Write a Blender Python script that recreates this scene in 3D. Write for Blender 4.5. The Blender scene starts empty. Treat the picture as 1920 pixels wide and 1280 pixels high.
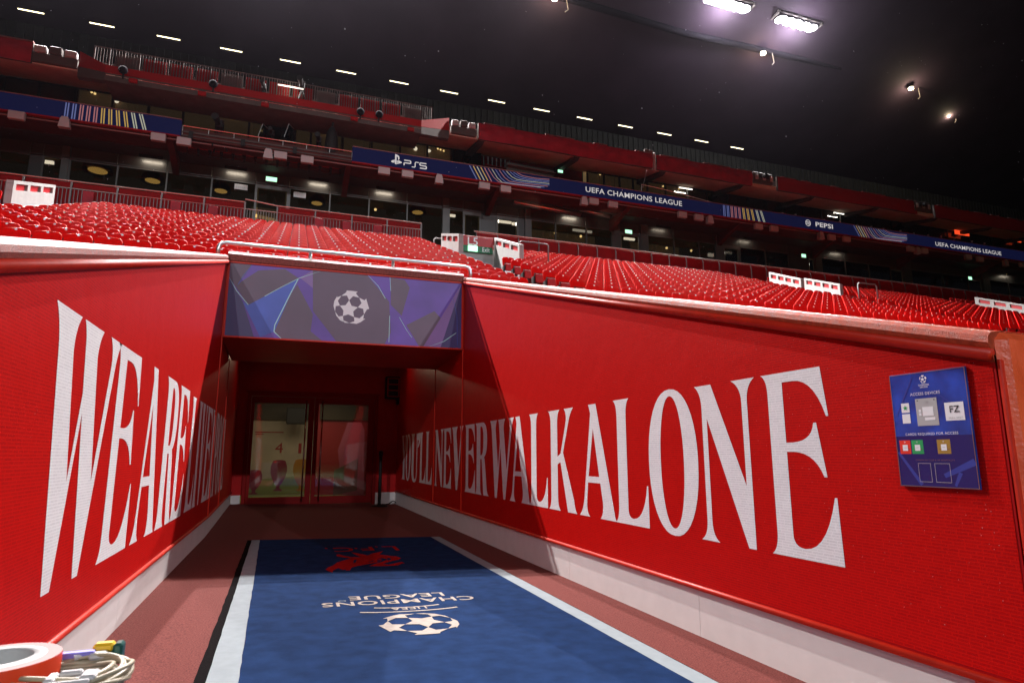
import bpy, math, random
import numpy as np
from mathutils import Vector, Matrix
random.seed(7); rng = np.random.default_rng(7)
SC = bpy.context.scene
COL = SC.collection
rad = math.radians

# ------------------------------------------------------------------ camera
CAM = np.array([0., 0., 1.4]); FPX = 1179.0
YAW, PIT, ROL = rad(19.67), rad(10.22), rad(-0.125)
_cy, _sy, _cp, _sp = math.cos(YAW), math.sin(YAW), math.cos(PIT), math.sin(PIT)
FWD = np.array([_sy*_cp, _cy*_cp, _sp]); _r0 = np.array([_cy, -_sy, 0.]); _u0 = np.cross(_r0, FWD)
RGT = _r0*math.cos(ROL) + _u0*math.sin(ROL); UPV = -_r0*math.sin(ROL) + _u0*math.cos(ROL)
cd = bpy.data.cameras.new('camera'); cam = bpy.data.objects.new('camera', cd); COL.objects.link(cam)
cam.matrix_world = Matrix(((RGT[0], UPV[0], -FWD[0], CAM[0]), (RGT[1], UPV[1], -FWD[1], CAM[1]),
                           (RGT[2], UPV[2], -FWD[2], CAM[2]), (0, 0, 0, 1)))
cd.sensor_width = 36; cd.lens = 36*FPX/1920; cd.clip_start = 0.05; cd.clip_end = 600
cd.dof.use_dof = True; cd.dof.focus_distance = 7; cd.dof.aperture_fstop = 8.0
SC.camera = cam
HAZE = 0.00003

# ------------------------------------------------------------------ world and exposure (night)
W = bpy.data.worlds.new("World"); SC.world = W; W.use_nodes = True
wn = W.node_tree.nodes; wn.clear()
sky = wn.new('ShaderNodeTexSky'); sky.sky_type = 'NISHITA'; sky.sun_disc = False
sky.sun_elevation = rad(20); sky.sun_rotation = rad(180)
wmix = wn.new('ShaderNodeMix'); wmix.data_type = 'RGBA'; wmix.inputs[0].default_value = 0.8
wmix.inputs[7].default_value = (1.2, 1.0, 1.25, 1)
wb = wn.new('ShaderNodeBackground'); wb.inputs['Strength'].default_value = 0.006
wo = wn.new('ShaderNodeOutputWorld')
W.node_tree.links.new(sky.outputs[0], wmix.inputs[6]); W.node_tree.links.new(wmix.outputs[2], wb.inputs[0])
W.node_tree.links.new(wb.outputs[0], wo.inputs[0])
SC.view_settings.view_transform = 'Standard'; SC.view_settings.look = 'None'
SC.view_settings.exposure = 0; SC.view_settings.gamma = 1; SC.view_settings.use_curve_mapping = False
SC.cycles.use_denoising = True
SC.cycles.max_bounces = 6; SC.cycles.sample_clamp_indirect = 4.0; SC.cycles.caustics_reflective = False; SC.cycles.caustics_refractive = False

# the floodlights of this stand's roof (they stand in fixtures built further down) and of the stand opposite
def lamp(kind, name, loc, energy, color=(1, 1, 1), target=None, size=0.5, **k):
    l = bpy.data.lights.new(name, kind); l.energy = energy; l.color = color
    o = bpy.data.objects.new(name, l); o.location = loc; COL.objects.link(o)
    if target is not None:
        o.rotation_euler = (Vector(target) - Vector(loc)).to_track_quat('-Z', 'Y').to_euler()
    if kind == 'SPOT':
        l.spot_size = rad(k.get('angle', 110)); l.spot_blend = k.get('blend', 0.7); l.shadow_soft_size = size
    elif kind == 'POINT': l.shadow_soft_size = size
    elif kind == 'AREA':
        l.shape = 'RECTANGLE'; l.size = size; l.size_y = k.get('size_y', size)
    return o
FLOODS = [(-15, 35.6, 32.5), (-3, 35.4, 32.6), (4, 33.6, 33.2), (13, 33.2, 33.3), (28.3, 32.8, 33.4), (34.6, 32.8, 33.4)]
FLOOD_W = [92000, 84000, 66000, 52000, 42000, 46000]
for (x, y, z), w in zip(FLOODS, FLOOD_W):
    lamp('SPOT', 'flood_lamp', (x, y, z-0.55), w*1.0, (1.0, 0.95, 0.93), (1.0, 6, 0), 0.16, angle=120)
for (x, y, z) in FLOODS[4:]:                                # added fill on the roof sheet, standing in for lens bloom round two banks
    lamp('POINT', 'flood_glow_fill', (x, y, z-1.1), 2600, (.92, .90, 1.0), None, 0.5)
for x, w in ((-38, 68000), (-12, 33000), (14, 33000), (40, 68000)):
    lamp('SPOT', 'far_flood_lamp', (x, -88, 37.5), w*1.2, (0.93, 0.95, 1.0), (2, 11, 2.5), 0.6, angle=22.5, blend=.6)

# ------------------------------------------------------------------ helpers
def ray(px, py): return FWD + RGT*(px-960)/FPX + UPV*(640-py)/FPX
def atY(px, py, Y):
    d = ray(px, py); return CAM + d*(Y-CAM[1])/d[1]
def atX(px, py, X):
    d = ray(px, py); return CAM + d*(X-CAM[0])/d[0]
def fz(x): return 0.11*(3.15-x)/4.27                      # the tunnel floor falls a little to one side
def atFloor(px, py):
    d = ray(px, py); k = 0.11/4.27                        # z = k*(3.15-x)
    t = (k*(3.15-CAM[0]) - CAM[2])/(d[2]+k*d[0]); return CAM + d*t
def uX(px, py, Y): return float(atY(px, py, Y)[0])

class MB:
    def __init__(s): s.v = []; s.f = []; s.m = []
    def add(s, vs, fs, mi=0):
        b = len(s.v); s.v += [tuple(map(float, p)) for p in vs]; s.f += [tuple(i+b for i in f) for f in fs]; s.m += [mi]*len(fs)
        return s
    def box(s, x0, x1, y0, y1, z0, z1, mi=0):
        v = [(x0,y0,z0),(x1,y0,z0),(x1,y1,z0),(x0,y1,z0),(x0,y0,z1),(x1,y0,z1),(x1,y1,z1),(x0,y1,z1)]
        return s.add(v, [(0,3,2,1),(4,5,6,7),(0,1,5,4),(1,2,6,5),(2,3,7,6),(3,0,4,7)], mi)
    def bbox(s, x0, x1, y0, y1, z0, z1, b=.01, mi=0):      # a box with chamfered edges
        xs=(x0,x1); ys=(y0,y1); zs=(z0,z1); V=[]; ix={}
        for i in (0,1):
            for j in (0,1):
                for k in (0,1):
                    for a in range(3):
                        p=[xs[i],ys[j],zs[k]]; sg=(1-2*i,1-2*j,1-2*k)
                        for q in range(3):
                            if q!=a: p[q]+=sg[q]*b
                        ix[i,j,k,a]=len(V); V.append(p)
        F=[]
        for a in range(3):
            o=[q for q in range(3) if q!=a]
            for e in (0,1):
                c=[]
                for u,w in ((0,0),(1,0),(1,1),(0,1)):
                    t=[0,0,0]; t[a]=e; t[o[0]]=u; t[o[1]]=w; c.append(ix[t[0],t[1],t[2],a])
                F.append(c)
        for a in range(3):
            o=[q for q in range(3) if q!=a]
            for u in (0,1):
                for w in (0,1):
                    t0=[0,0,0]; t0[o[0]]=u; t0[o[1]]=w; t1=list(t0); t1[a]=1
                    F.append((ix[t0[0],t0[1],t0[2],o[0]],ix[t1[0],t1[1],t1[2],o[0]],ix[t1[0],t1[1],t1[2],o[1]],ix[t0[0],t0[1],t0[2],o[1]]))
        for i in (0,1):
            for j in (0,1):
                for k in (0,1): F.append((ix[i,j,k,0],ix[i,j,k,1],ix[i,j,k,2]))
        # make every face point outwards
        c=np.array([(x0+x1)/2,(y0+y1)/2,(z0+z1)/2]); P=np.array(V)
        G=[]
        for f in F:
            q=P[list(f)]; n=np.cross(q[1]-q[0],q[2]-q[0])
            G.append(tuple(f) if n@(q.mean(0)-c)>0 else tuple(f)[::-1])
        return s.add(V,G,mi)
    def prism(s, pts, A, B, mi=0):                         # polygon pts given as 3-D points at A, copied by vector B
        n=len(pts); P=[np.array(p,float)+np.array(A) for p in pts]; Q=[p+np.array(B) for p in P]
        return s.add(P+Q,[tuple(range(n))[::-1],tuple(range(n,2*n))]+[(i,(i+1)%n,n+(i+1)%n,n+i) for i in range(n)],mi)
    def tube(s, pts, r, n=8, mi=0, cap=True):
        P=[np.array(p,float) for p in pts]; rings=[]; up=None
        for i,p in enumerate(P):
            t=P[min(i+1,len(P)-1)]-P[max(i-1,0)]; t/=np.linalg.norm(t)+1e-12
            if up is None:
                up=np.array([0,0,1.]) if abs(t[2])<.9 else np.array([1.,0,0])
            a=np.cross(t,up); a/=np.linalg.norm(a); b=np.cross(a,t); up=b
            rr=r[i] if hasattr(r,'__len__') else r
            rings.append([p+rr*(a*math.cos(2*math.pi*k/n)+b*math.sin(2*math.pi*k/n)) for k in range(n)])
        V=[q for R_ in rings for q in R_]; F=[]
        for i in range(len(P)-1):
            for k in range(n): F.append((i*n+k,i*n+(k+1)%n,(i+1)*n+(k+1)%n,(i+1)*n+k))
        if cap: F+= [tuple(range(n))[::-1], tuple(range((len(P)-1)*n,len(P)*n))]
        return s.add(V,F,mi)
    def lathe(s, prof, c=(0,0,0), n=20, mi=0):             # profile of (r, z), about the z axis
        V=[];F=[]
        for r,z in prof:
            for k in range(n):
                a=2*math.pi*k/n; V.append((c[0]+r*math.cos(a),c[1]+r*math.sin(a),c[2]+z))
        for i in range(len(prof)-1):
            for k in range(n): F.append((i*n+k,i*n+(k+1)%n,(i+1)*n+(k+1)%n,(i+1)*n+k))
        return s.add(V,F,mi)
    def quad(s,*p,mi=0): return s.add(p,[tuple(range(len(p)))],mi)
    def build(s, name, mat, parent=None, smooth=False):
        me=bpy.data.meshes.new(name); o=np.array(world_of(parent)) if parent is not None else np.zeros(3)
        me.from_pydata([tuple(np.array(p)-o) for p in s.v],[],s.f)
        mats=mat if isinstance(mat,(list,tuple)) else [mat]
        for m in mats: me.materials.append(m)
        if len(mats)>1: me.polygons.foreach_set('material_index',s.m)
        if smooth: me.polygons.foreach_set('use_smooth',[True]*len(s.f))
        me.update()
        return link(name, me, parent)
def world_of(o):
    p=Vector((0,0,0))
    while o is not None: p+=o.location; o=o.parent
    return p
def link(name, me, parent=None):
    o=bpy.data.objects.new(name, me); COL.objects.link(o)
    if parent is not None: o.parent=parent
    return o
def thing(name, label, cat, loc=(0,0,0), group=None):
    o=bpy.data.objects.new(name,None); o.location=loc; o.empty_display_size=.2; COL.objects.link(o)
    return tag(o,label,cat,group)
def tag(o,label,cat,group=None):
    o['label']=label; o['category']=cat
    if group: o['group']=group
    return o
def struct(o): o['kind']='structure'; return o
def stuff(o): o['kind']='stuff'; return o
def dup(root, loc, label=None):
    r=root.copy(); COL.objects.link(r); r.location=loc
    if label: r['label']=label
    for ch in root.children:
        c=ch.copy(); COL.objects.link(c); c.parent=r
        for g in ch.children:
            d=g.copy(); COL.objects.link(d); d.parent=c
    return r
ORD=['first','second','third','fourth','fifth','sixth','seventh','eighth','ninth','tenth','eleventh','twelfth','thirteenth','fourteenth','fifteenth','sixteenth','seventeenth','eighteenth','nineteenth','twentieth','twenty-first','twenty-second','twenty-third','twenty-fourth','twenty-fifth','twenty-sixth','twenty-seventh','twenty-eighth','twenty-ninth','thirtieth']

# flat print: outlines and lettering turned into meshes, laid in a frame (origin O, right R, up U)
def _curve_mesh(cu):
    ob=bpy.data.objects.new('tmp',cu); COL.objects.link(ob)
    dg=bpy.context.evaluated_depsgraph_get(); me=bpy.data.meshes.new_from_object(ob.evaluated_get(dg))
    bpy.data.objects.remove(ob); bpy.data.curves.remove(cu); return me
def flat(polys):                                            # closed 2-D outlines, holes by even-odd
    cu=bpy.data.curves.new('tmp','CURVE'); cu.dimensions='2D'; cu.fill_mode='BOTH'
    for p in polys:
        sp=cu.splines.new('POLY'); sp.points.add(len(p)-1)
        for i,(x,y) in enumerate(p): sp.points[i].co=(x,y,0,1)
        sp.use_cyclic_u=True
    return _curve_mesh(cu)
def flatx(polys):                                           # each outline filled on its own and the results joined
    V=[];F=[]
    for p in polys:
        b=len(V); V+=[(x,y,0) for x,y in p]; F.append(tuple(range(b,b+len(p))))
    me=bpy.data.meshes.new('tmp'); me.from_pydata(V,[],F); return me
def words(txt, size=1.0, align='CENTER', spacing=1.0, bold=0.0):
    cu=bpy.data.curves.new('tmp','FONT'); cu.body=txt; cu.size=size; cu.align_x=align; cu.space_character=spacing; cu.fill_mode='BOTH'
    cu.resolution_u=3
    if bold: cu.offset=bold
    return _curve_mesh(cu)
def fit(me, w, h):                                          # stretch a flat mesh to a box w x h about its centre
    n=len(me.vertices); a=np.zeros(n*3); me.vertices.foreach_get('co',a); a=a.reshape(-1,3)
    lo,hi=a.min(0),a.max(0); a[:,0]=(a[:,0]-(lo[0]+hi[0])/2)*w/max(hi[0]-lo[0],1e-9); a[:,1]=(a[:,1]-(lo[1]+hi[1])/2)*h/max(hi[1]-lo[1],1e-9)
    me.vertices.foreach_set('co',a.ravel()); return me
def lay(me, name, mat, parent, O, R, U, n=0.0, warp=None):
    R=np.array(R,float); U=np.array(U,float); N=np.cross(R,U); N/=np.linalg.norm(N)
    k=len(me.vertices); a=np.zeros(k*3); me.vertices.foreach_get('co',a); a=a.reshape(-1,3)
    o=np.array(world_of(parent)) if parent is not None else np.zeros(3)
    if warp is not None: P=np.array([warp(x,y,n) for x,y,_ in a])
    else: P=np.array(O)+a[:,:1]*R+a[:,1:2]*U+n*N
    me.vertices.foreach_set('co',(P-o).ravel()); me.materials.clear(); me.materials.append(mat); me.update()
    return link(name,me,parent)
def path(*seg, n=7):
    out=[]
    for s in seg:
        if len(s)==2: out.append(s)
        else:
            x0,y0=out[-1]; cx,cy,x,y=s
            for i in range(1,n+1):
                t=i/n; out.append(((1-t)**2*x0+2*t*(1-t)*cx+t*t*x,(1-t)**2*y0+2*t*(1-t)*cy+t*t*y))
    return out
def circle(cx,cy,rx,ry,n=32,e=1.0): 
    f=lambda t: math.copysign(abs(t)**e,t)
    return [(cx+rx*f(math.cos(2*math.pi*i/n)),cy+ry*f(math.sin(2*math.pi*i/n))) for i in range(n)]
STEMB=((.18,.13),(.18,.03,.23,0),(0,0),(.05,.03,.05,.13))
GLYPH={
 'I':[path((0,1),(.23,1),(.18,.97,.18,.86),(.18,.14),(.18,.03,.23,0),(0,0),(.05,.03,.05,.14),(.05,.86),(.05,.97,0,1))],
 'L':[path((0,1),(.23,1),(.18,.97,.18,.85),(.18,.12),(.18,.05,.25,.05),(.39,.06,.43,.31),(.445,.31),(.445,0),(0,0),(.05,.03,.05,.15),(.05,.85),(.05,.97,0,1))],
 'E':[path((0,1),(.45,1),(.48,.74),(.465,.74),(.40,.945,.25,.945),(.17,.945),(.17,.61),(.22,.61),(.36,.615,.375,.71),(.395,.71),(.44,.43),(.42,.43),(.37,.555,.22,.56),(.17,.56),(.17,.12),(.17,.055,.25,.055),(.40,.06,.475,.33),(.49,.33),(.50,0),(0,0),(.05,.03,.05,.12),(.05,.88),(.05,.98,0,1))],
 'A':[path((.165,1),(.275,1),(.50,.06),(.505,.02,.53,0),(.31,0),(.36,.05,.345,.15),(.316,.30),(.138,.30),(.118,.13),(.11,.03,.16,0),(0,0),(.06,.05,.078,.16),(.193,.92)),path((.148,.355),(.304,.355),(.228,.78))],
 'W':[path((0,1),(.19,1),(.15,.95,.152,.86),(.215,.38),(.262,.72),(.245,.88),(.24,.96,.215,1),(.395,1),(.355,.95,.357,.87),(.425,.37),(.505,.88),(.51,.96,.47,1),(.60,1),(.56,.95,.545,.86),(.395,0),(.35,0),(.275,.64),(.185,0),(.13,0),(.045,.86),(.03,.96,0,1))],
 'V':[path((0,1),(.20,1),(.155,.95,.16,.86),(.235,.36),(.305,.87),(.31,.96,.27,1),(.40,1),(.36,.95,.345,.86),(.205,0),(.15,0),(.045,.86),(.03,.96,0,1))],
 'Y':[path((0,1),(.20,1),(.155,.96,.165,.88),(.235,.60),(.31,.87),(.315,.96,.27,1),(.40,1),(.36,.95,.345,.87),(.255,.52),(.255,.15),(.255,.02,.31,0),(.075,0),(.13,.02,.13,.15),(.13,.50),(.045,.87),(.03,.96,0,1))],
 'O':[circle(.23,.5,.23,.515,40,.92),circle(.23,.5,.108,.465,40,.95)],
 'U':[path((0,1),(.23,1),(.18,.97,.18,.85),(.18,.22),(.18,.05,.26,.05),(.345,.05,.345,.22),(.345,.85),(.345,.97,.30,1),(.435,1),(.39,.97,.39,.85),(.39,.2),(.38,-.015,.23,-.015),(.055,-.015,.05,.2),(.05,.85),(.05,.97,0,1))],
 "'":[path((0,1),(.11,1),(.10,.86),(.09,.78,.03,.70),(.01,.715),(.045,.79,.045,.85),(.005,.86))],
 'N':[path((0,1),(.14,1),(.37,.36),(.37,.86),(.37,.96,.30,1),(.47,1),(.41,.96,.41,.86),(.41,0),(.36,0),(.095,.78),(.095,.13),(.095,.03,.15,0),(0,0),(.055,.03,.055,.13),(.055,.86),(.05,.96,0,1))],
 'K':[path((0,1),(.23,1),(.18,.97,.18,.85),(.18,.53),(.24,.56),(.345,.87),(.36,.96,.31,1),(.48,1),(.42,.95,.395,.87),(.285,.57),(.47,.12),(.485,.03,.52,0),(.36,0),(.235,.475),(.18,.45),*STEMB,(.05,.85),(.05,.97,0,1))],
 'R':[path((0,1),(.24,1),(.41,1,.41,.76),(.41,.56,.31,.52),(.33,.48),(.40,.10),(.41,.03,.47,0),(.29,0),(.225,.49),(.18,.49),*STEMB,(.05,.87),(.05,.97,0,1)),path((.18,.945),(.22,.945),(.285,.93,.285,.75),(.285,.56,.22,.545),(.18,.545))],
 'P':[path((0,1),(.24,1),(.42,1,.42,.74),(.42,.47,.24,.46),(.18,.46),*STEMB,(.05,.87),(.05,.97,0,1)),path((.18,.945),(.22,.945),(.295,.93,.295,.74),(.295,.53,.22,.51),(.18,.51))],
}
def starball():                                             # twelve stars on a ball, the front half seen flat
    g=(1+5**.5)/2
    V=np.array([(0,s1,s2*g) for s1 in(-1,1) for s2 in(-1,1)]+[(s1,s2*g,0) for s1 in(-1,1) for s2 in(-1,1)]+[(s2*g,0,s1) for s1 in(-1,1) for s2 in(-1,1)],float)
    V/=np.linalg.norm(V[0])
    z=V[1]; 
    nb=sorted(range(12),key=lambda i:-(V[i]@z))[1]
    y=V[nb]-z*(V[nb]@z); y/=np.linalg.norm(y); x=np.cross(y,z); M=np.array([x,y,z])
    c,s=math.cos(rad(9)),math.sin(rad(9)); T=np.array([[1,0,0],[0,c,-s],[0,s,c]]) @ np.array([[math.cos(rad(-10)),0,math.sin(rad(-10))],[0,1,0],[-math.sin(rad(-10)),0,math.cos(rad(-10))]])
    V=(T@M@V.T).T; polys=[]
    for v in V:
        ns=[w for w in V if .3<v@w<.6]
        t=[(v+w)/np.linalg.norm(v+w) for w in ns]
        a=ns[0]-v*(ns[0]@v); a/=np.linalg.norm(a); b=np.cross(v,a)
        t.sort(key=lambda p: math.atan2(p@b,p@a)); pts=[]
        for i in range(5):
            p,q=t[i],t[(i+1)%5]; m=p+q; m/=np.linalg.norm(m); inn=v*.92+ (m-v*(m@v))*.62
            inn/=np.linalg.norm(inn); pts+= [p,inn]
        pts=np.array(pts)
        if pts[:,2].min()<-.25 or v[2]<-.05: continue
        if v[2]<.2:                                           # a star at the rim shows only its front part
            pts=np.array([p if p[2]>0 else np.array([p[0],p[1],0])/math.hypot(p[0],p[1]) for p in pts])
        polys.append([(p[0],p[1]) for p in pts])
    return polys
STARBALL=starball()

# ------------------------------------------------------------------ materials
def mat(name, c, rough=.5, metal=0., spec=.5, var=0., vscale=8., bump=0., bscale=60., emit=None, estr=0., rvar=0., coat=0., detail=4, sample=None, stretch=None):
    m=bpy.data.materials.new(name); m.use_nodes=True; nt=m.node_tree; N=nt.nodes; L=nt.links; p=N['Principled BSDF']
    p.inputs['Base Color'].default_value=(*c,1); p.inputs['Roughness'].default_value=rough; p.inputs['Metallic'].default_value=metal
    p.inputs['Specular IOR Level'].default_value=spec; p.inputs['Coat Weight'].default_value=coat; p.inputs['Coat Roughness'].default_value=.15
    if var or bump or rvar:
        tc=N.new('ShaderNodeTexCoord')
    if var or rvar:
        n=N.new('ShaderNodeTexNoise'); n.inputs['Scale'].default_value=vscale; n.inputs['Detail'].default_value=detail; 
        if stretch:
            mp=N.new('ShaderNodeMapping'); mp.inputs['Scale'].default_value=stretch; L.new(tc.outputs['Object'],mp.inputs[0]); L.new(mp.outputs[0],n.inputs['Vector'])
        else: L.new(tc.outputs['Object'],n.inputs['Vector'])
    if var:
        mr=N.new('ShaderNodeMapRange'); mr.inputs[1].default_value=.25; mr.inputs[2].default_value=.75; mr.inputs[3].default_value=1-var; mr.inputs[4].default_value=1+var
        L.new(n.outputs[0],mr.inputs[0])
        mx=N.new('ShaderNodeVectorMath'); mx.operation='SCALE'; mx.inputs[0].default_value=c; L.new(mr.outputs[0],mx.inputs['Scale']); L.new(mx.outputs[0],p.inputs['Base Color'])
    if rvar:
        m2=N.new('ShaderNodeMapRange'); m2.inputs[1].default_value=.3; m2.inputs[2].default_value=.7; m2.inputs[3].default_value=max(rough-rvar,.03); m2.inputs[4].default_value=min(rough+rvar,1); L.new(n.outputs[0],m2.inputs[0]); L.new(m2.outputs[0],p.inputs['Roughness'])
    if bump:
        b=N.new('ShaderNodeTexNoise'); b.inputs['Scale'].default_value=bscale; b.inputs['Detail'].default_value=3; L.new(tc.outputs['Object'],b.inputs['Vector'])
        bp=N.new('ShaderNodeBump'); bp.inputs['Strength'].default_value=bump; bp.inputs['Distance'].default_value=.01; L.new(b.outputs[0],bp.inputs['Height']); L.new(bp.outputs[0],p.inputs['Normal'])
    if emit:
        p.inputs['Emission Color'].default_value=(*emit,1); p.inputs['Emission Strength'].default_value=estr
        m.cycles.emission_sampling='AUTO' if sample else 'NONE'
    return m
def printed(name, c1, c2, rough, ax, spec=.5, row=.0168, mortar=None):   # small rows of words printed over the sheet
    m=mat(name,c1,rough,spec=spec); nt=m.node_tree; N=nt.nodes; L=nt.links; p=N['Principled BSDF']
    g=N.new('ShaderNodeNewGeometry'); s=N.new('ShaderNodeSeparateXYZ'); L.new(g.outputs['Position'],s.inputs[0])
    cb=N.new('ShaderNodeCombineXYZ'); L.new(s.outputs[ax],cb.inputs[0]); L.new(s.outputs[2],cb.inputs[1])
    br=N.new('ShaderNodeTexBrick'); L.new(cb.outputs[0],br.inputs['Vector']); br.inputs['Scale'].default_value=1
    br.inputs['Brick Width'].default_value=.085; br.inputs['Row Height'].default_value=row; br.inputs['Mortar Size'].default_value=row*.2; br.inputs['Mortar Smooth'].default_value=.3
    br.offset=.37; br.squash=.7; br.squash_frequency=3; br.inputs['Bias'].default_value=0
    br.inputs['Color1'].default_value=(*c2,1); br.inputs['Color2'].default_value=(*[a*.6+b*.4 for a,b in zip(c2,c1)],1); br.inputs['Mortar'].default_value=(*c1,1)
    n=N.new('ShaderNodeTexNoise'); n.inputs['Scale'].default_value=160; n.inputs['Detail'].default_value=1; L.new(cb.outputs[0],n.inputs['Vector'])
    mr=N.new('ShaderNodeMapRange'); mr.inputs[1].default_value=.4; mr.inputs[2].default_value=.6; L.new(n.outputs[0],mr.inputs[0])
    mx=N.new('ShaderNodeMix'); mx.data_type='RGBA'; mx.inputs[6].default_value=(*c1,1); L.new(mr.outputs[0],mx.inputs[0]); L.new(br.outputs[0],mx.inputs[7])
    mx2=N.new('ShaderNodeMix'); mx2.data_type='RGBA'; mx2.inputs[0].default_value=.55; L.new(br.outputs[0],mx2.inputs[6]); L.new(mx.outputs[2],mx2.inputs[7])
    L.new(mx2.outputs[2],p.inputs['Base Color'])
    # fine beads of rain water
    v=N.new('ShaderNodeTexVoronoi'); v.inputs['Scale'].default_value=70; L.new(g.outputs['Position'],v.inputs['Vector'])
    v2=N.new('ShaderNodeMapRange'); v2.inputs[1].default_value=.0; v2.inputs[2].default_value=.22; v2.inputs[3].default_value=1; v2.inputs[4].default_value=0; L.new(v.outputs['Distance'],v2.inputs[0])
    w=N.new('ShaderNodeTexNoise'); w.inputs['Scale'].default_value=3; L.new(g.outputs['Position'],w.inputs['Vector'])
    bp=N.new('ShaderNodeBump'); bp.inputs['Strength'].default_value=.35; bp.inputs['Distance'].default_value=.003; L.new(v2.outputs[0],bp.inputs['Height'])
    bp2=N.new('ShaderNodeBump'); bp2.inputs['Strength'].default_value=.3; bp2.inputs['Distance'].default_value=.02; L.new(w.outputs[0],bp2.inputs['Height']); L.new(bp.outputs[0],bp2.inputs['Normal']); L.new(bp2.outputs[0],p.inputs['Normal'])
    return m
M={}
RED=(.54,.0045,.0022)
M['banner']=printed('red_banner_sheet',RED,(.33,.0012,.002),.42,1,spec=.10)
M['letter']=printed('white_letter_sheet',(.80,.79,.80),(.60,.59,.61),.45,1,spec=.25)
M['red']=mat('red_paint',(.40,.003,.004),.45,spec=.2,var=.15,vscale=3)
M['redtrim']=mat('red_trim_paint',(.55,.020,.006),.42,spec=.3,var=.15,vscale=9)
M['coping']=mat('wet_coping_paint',(.25,.062,.052),.5,spec=.15,var=.45,vscale=30,bump=.6,bscale=170,rvar=.14)
M['copingred']=mat('wet_orange_red_coping_paint',(.32,.040,.014),.5,spec=.15,var=.4,vscale=30,bump=.5,bscale=170,rvar=.14)
M['parapet']=mat('wet_parapet_paint',(.80,.10,.03),.4,var=.16,vscale=9,bump=.3,bscale=45,rvar=.15,spec=.6,stretch=(1,1,.35),detail=7)
M['doorred']=mat('dark_red_door_paint',(.24,.0022,.003),.5,spec=.15)
M['skirt']=mat('white_skirting_paint',(.68,.66,.65),.6,spec=.2,var=.05,vscale=5,detail=8,bump=.05,bscale=20)
M['carpet']=mat('red_brown_carpet',(.178,.046,.039),.75,spec=.08,var=.55,vscale=95,bump=.8,bscale=300,detail=6)
M['rug']=mat('blue_rug_pile',(.0088,.0255,.080),.9,spec=.03,var=.28,vscale=6.5,bump=.4,bscale=260,detail=9)
M['rugborder']=mat('pale_rug_border',(.26,.30,.32),.9,spec=.05,var=.07,vscale=12,bump=.25,bscale=260)
M['rugwhite']=mat('cream_rug_pile',(.36,.315,.28),.9,spec=.05,var=.12,vscale=20,bump=.4,bscale=260)
M['rugred']=mat('red_rug_pile',(.30,.004,.005),.9,spec=.05,var=.2,vscale=20,bump=.4,bscale=260)
M['rubber']=mat('black_rubber_edge',(.005,.0035,.004),.85,spec=.02,var=.3,vscale=40,bump=.5,bscale=120)
M['steel']=mat('galvanised_steel',(.56,.56,.55),.3,metal=.85,var=.1,vscale=20)
M['steeldk']=mat('dull_steel',(.14,.13,.13),.5,metal=.5)
M['polish']=mat('polished_steel',(.6,.6,.6),.15,metal=1)
M['black']=mat('black_paint',(.010,.009,.009),.6,spec=.25)
M['soot']=mat('matt_black_paint',(.006,.005,.007),.95,spec=.03)
M['dark']=mat('dark_grey_cladding',(.068,.064,.064),.38,metal=.35,var=.12,vscale=1.2)
M['darkpillar']=mat('grey_cladding',(.10,.097,.094),.45,metal=.3,var=.1,vscale=2)
M['soffit']=mat('dark_soffit',(.035,.030,.030),.7,var=.2,vscale=2)
M['brown']=mat('brown_red_steel',(.075,.020,.017),.7,spec=.15,var=.25,vscale=2)
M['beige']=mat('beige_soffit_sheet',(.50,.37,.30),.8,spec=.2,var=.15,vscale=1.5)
M['concrete']=mat('dark_concrete',(.075,.066,.066),.8,spec=.15,var=.25,vscale=3)
M['vom']=mat('white_concrete',(.27,.265,.26),.6,var=.1,vscale=3)
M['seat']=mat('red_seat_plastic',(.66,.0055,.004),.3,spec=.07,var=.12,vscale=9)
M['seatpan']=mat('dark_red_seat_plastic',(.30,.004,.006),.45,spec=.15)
M['disc']=mat('white_tag',(.85,.80,.78),.5)
M['fencered']=mat('red_fence_sheet',(.17,.002,.003),.6,spec=.1,var=.2,vscale=2)
M['tarp']=mat('red_tarpaulin',(.27,.008,.02),.5,spec=.2,var=.25,vscale=2.5,bump=.5,bscale=2.5)
M['gantryred']=mat('red_gantry_paint',(.25,.004,.004),.55,spec=.1)
M['gantrygrey']=mat('grey_gantry_paint',(.075,.065,.06),.7,spec=.15,var=.2,vscale=2)
M['whitebox']=mat('white_box_plastic',(.36,.33,.33),.6,spec=.2)
M['roof']=mat('dark_roof_sheet',(.020,.0125,.020),.85,spec=.1,var=.2,vscale=.3)
M['wall']=mat('dark_ribbed_wall',(.013,.0135,.012),.85,spec=.1,var=.15,vscale=1)
M['grass']=mat('grass',(.03,.10,.02),.8,var=.3,vscale=2)
M['blind']=mat('brown_blind_glow',(.22,.15,.085),.8,var=.2,vscale=2,emit=(.62,.42,.20),estr=.13)  # weak emission stands in for room light falling on blinds and boards
M['roomwall']=mat('room_wall_glow',(.16,.11,.06),.8,emit=(.5,.36,.14),estr=.03)  # slight emission takes the place of light inside the lower rooms
M['ceil']=mat('olive_ceiling',(.22,.18,.10),.8)
M['tapered']=mat('orange_red_tape',(.74,.045,.006),.45,var=.1,vscale=9)
M['tapeside']=mat('pink_tape_side',(.19,.075,.07),.6,var=.12,vscale=30)
M['card']=mat('white_cardboard',(.36,.37,.37),.6)
M['cable']=mat('cream_cable',(.34,.29,.20),.45,var=.08,vscale=20)
M['white']=mat('white_plastic',(.50,.49,.50),.35)
M['violet']=mat('violet_plastic',(.20,.19,.62),.4)
M['green']=mat('dark_green_plastic',(.012,.075,.065),.3)
M['yellow']=mat('yellow_plastic',(.72,.43,.02),.35)
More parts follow.
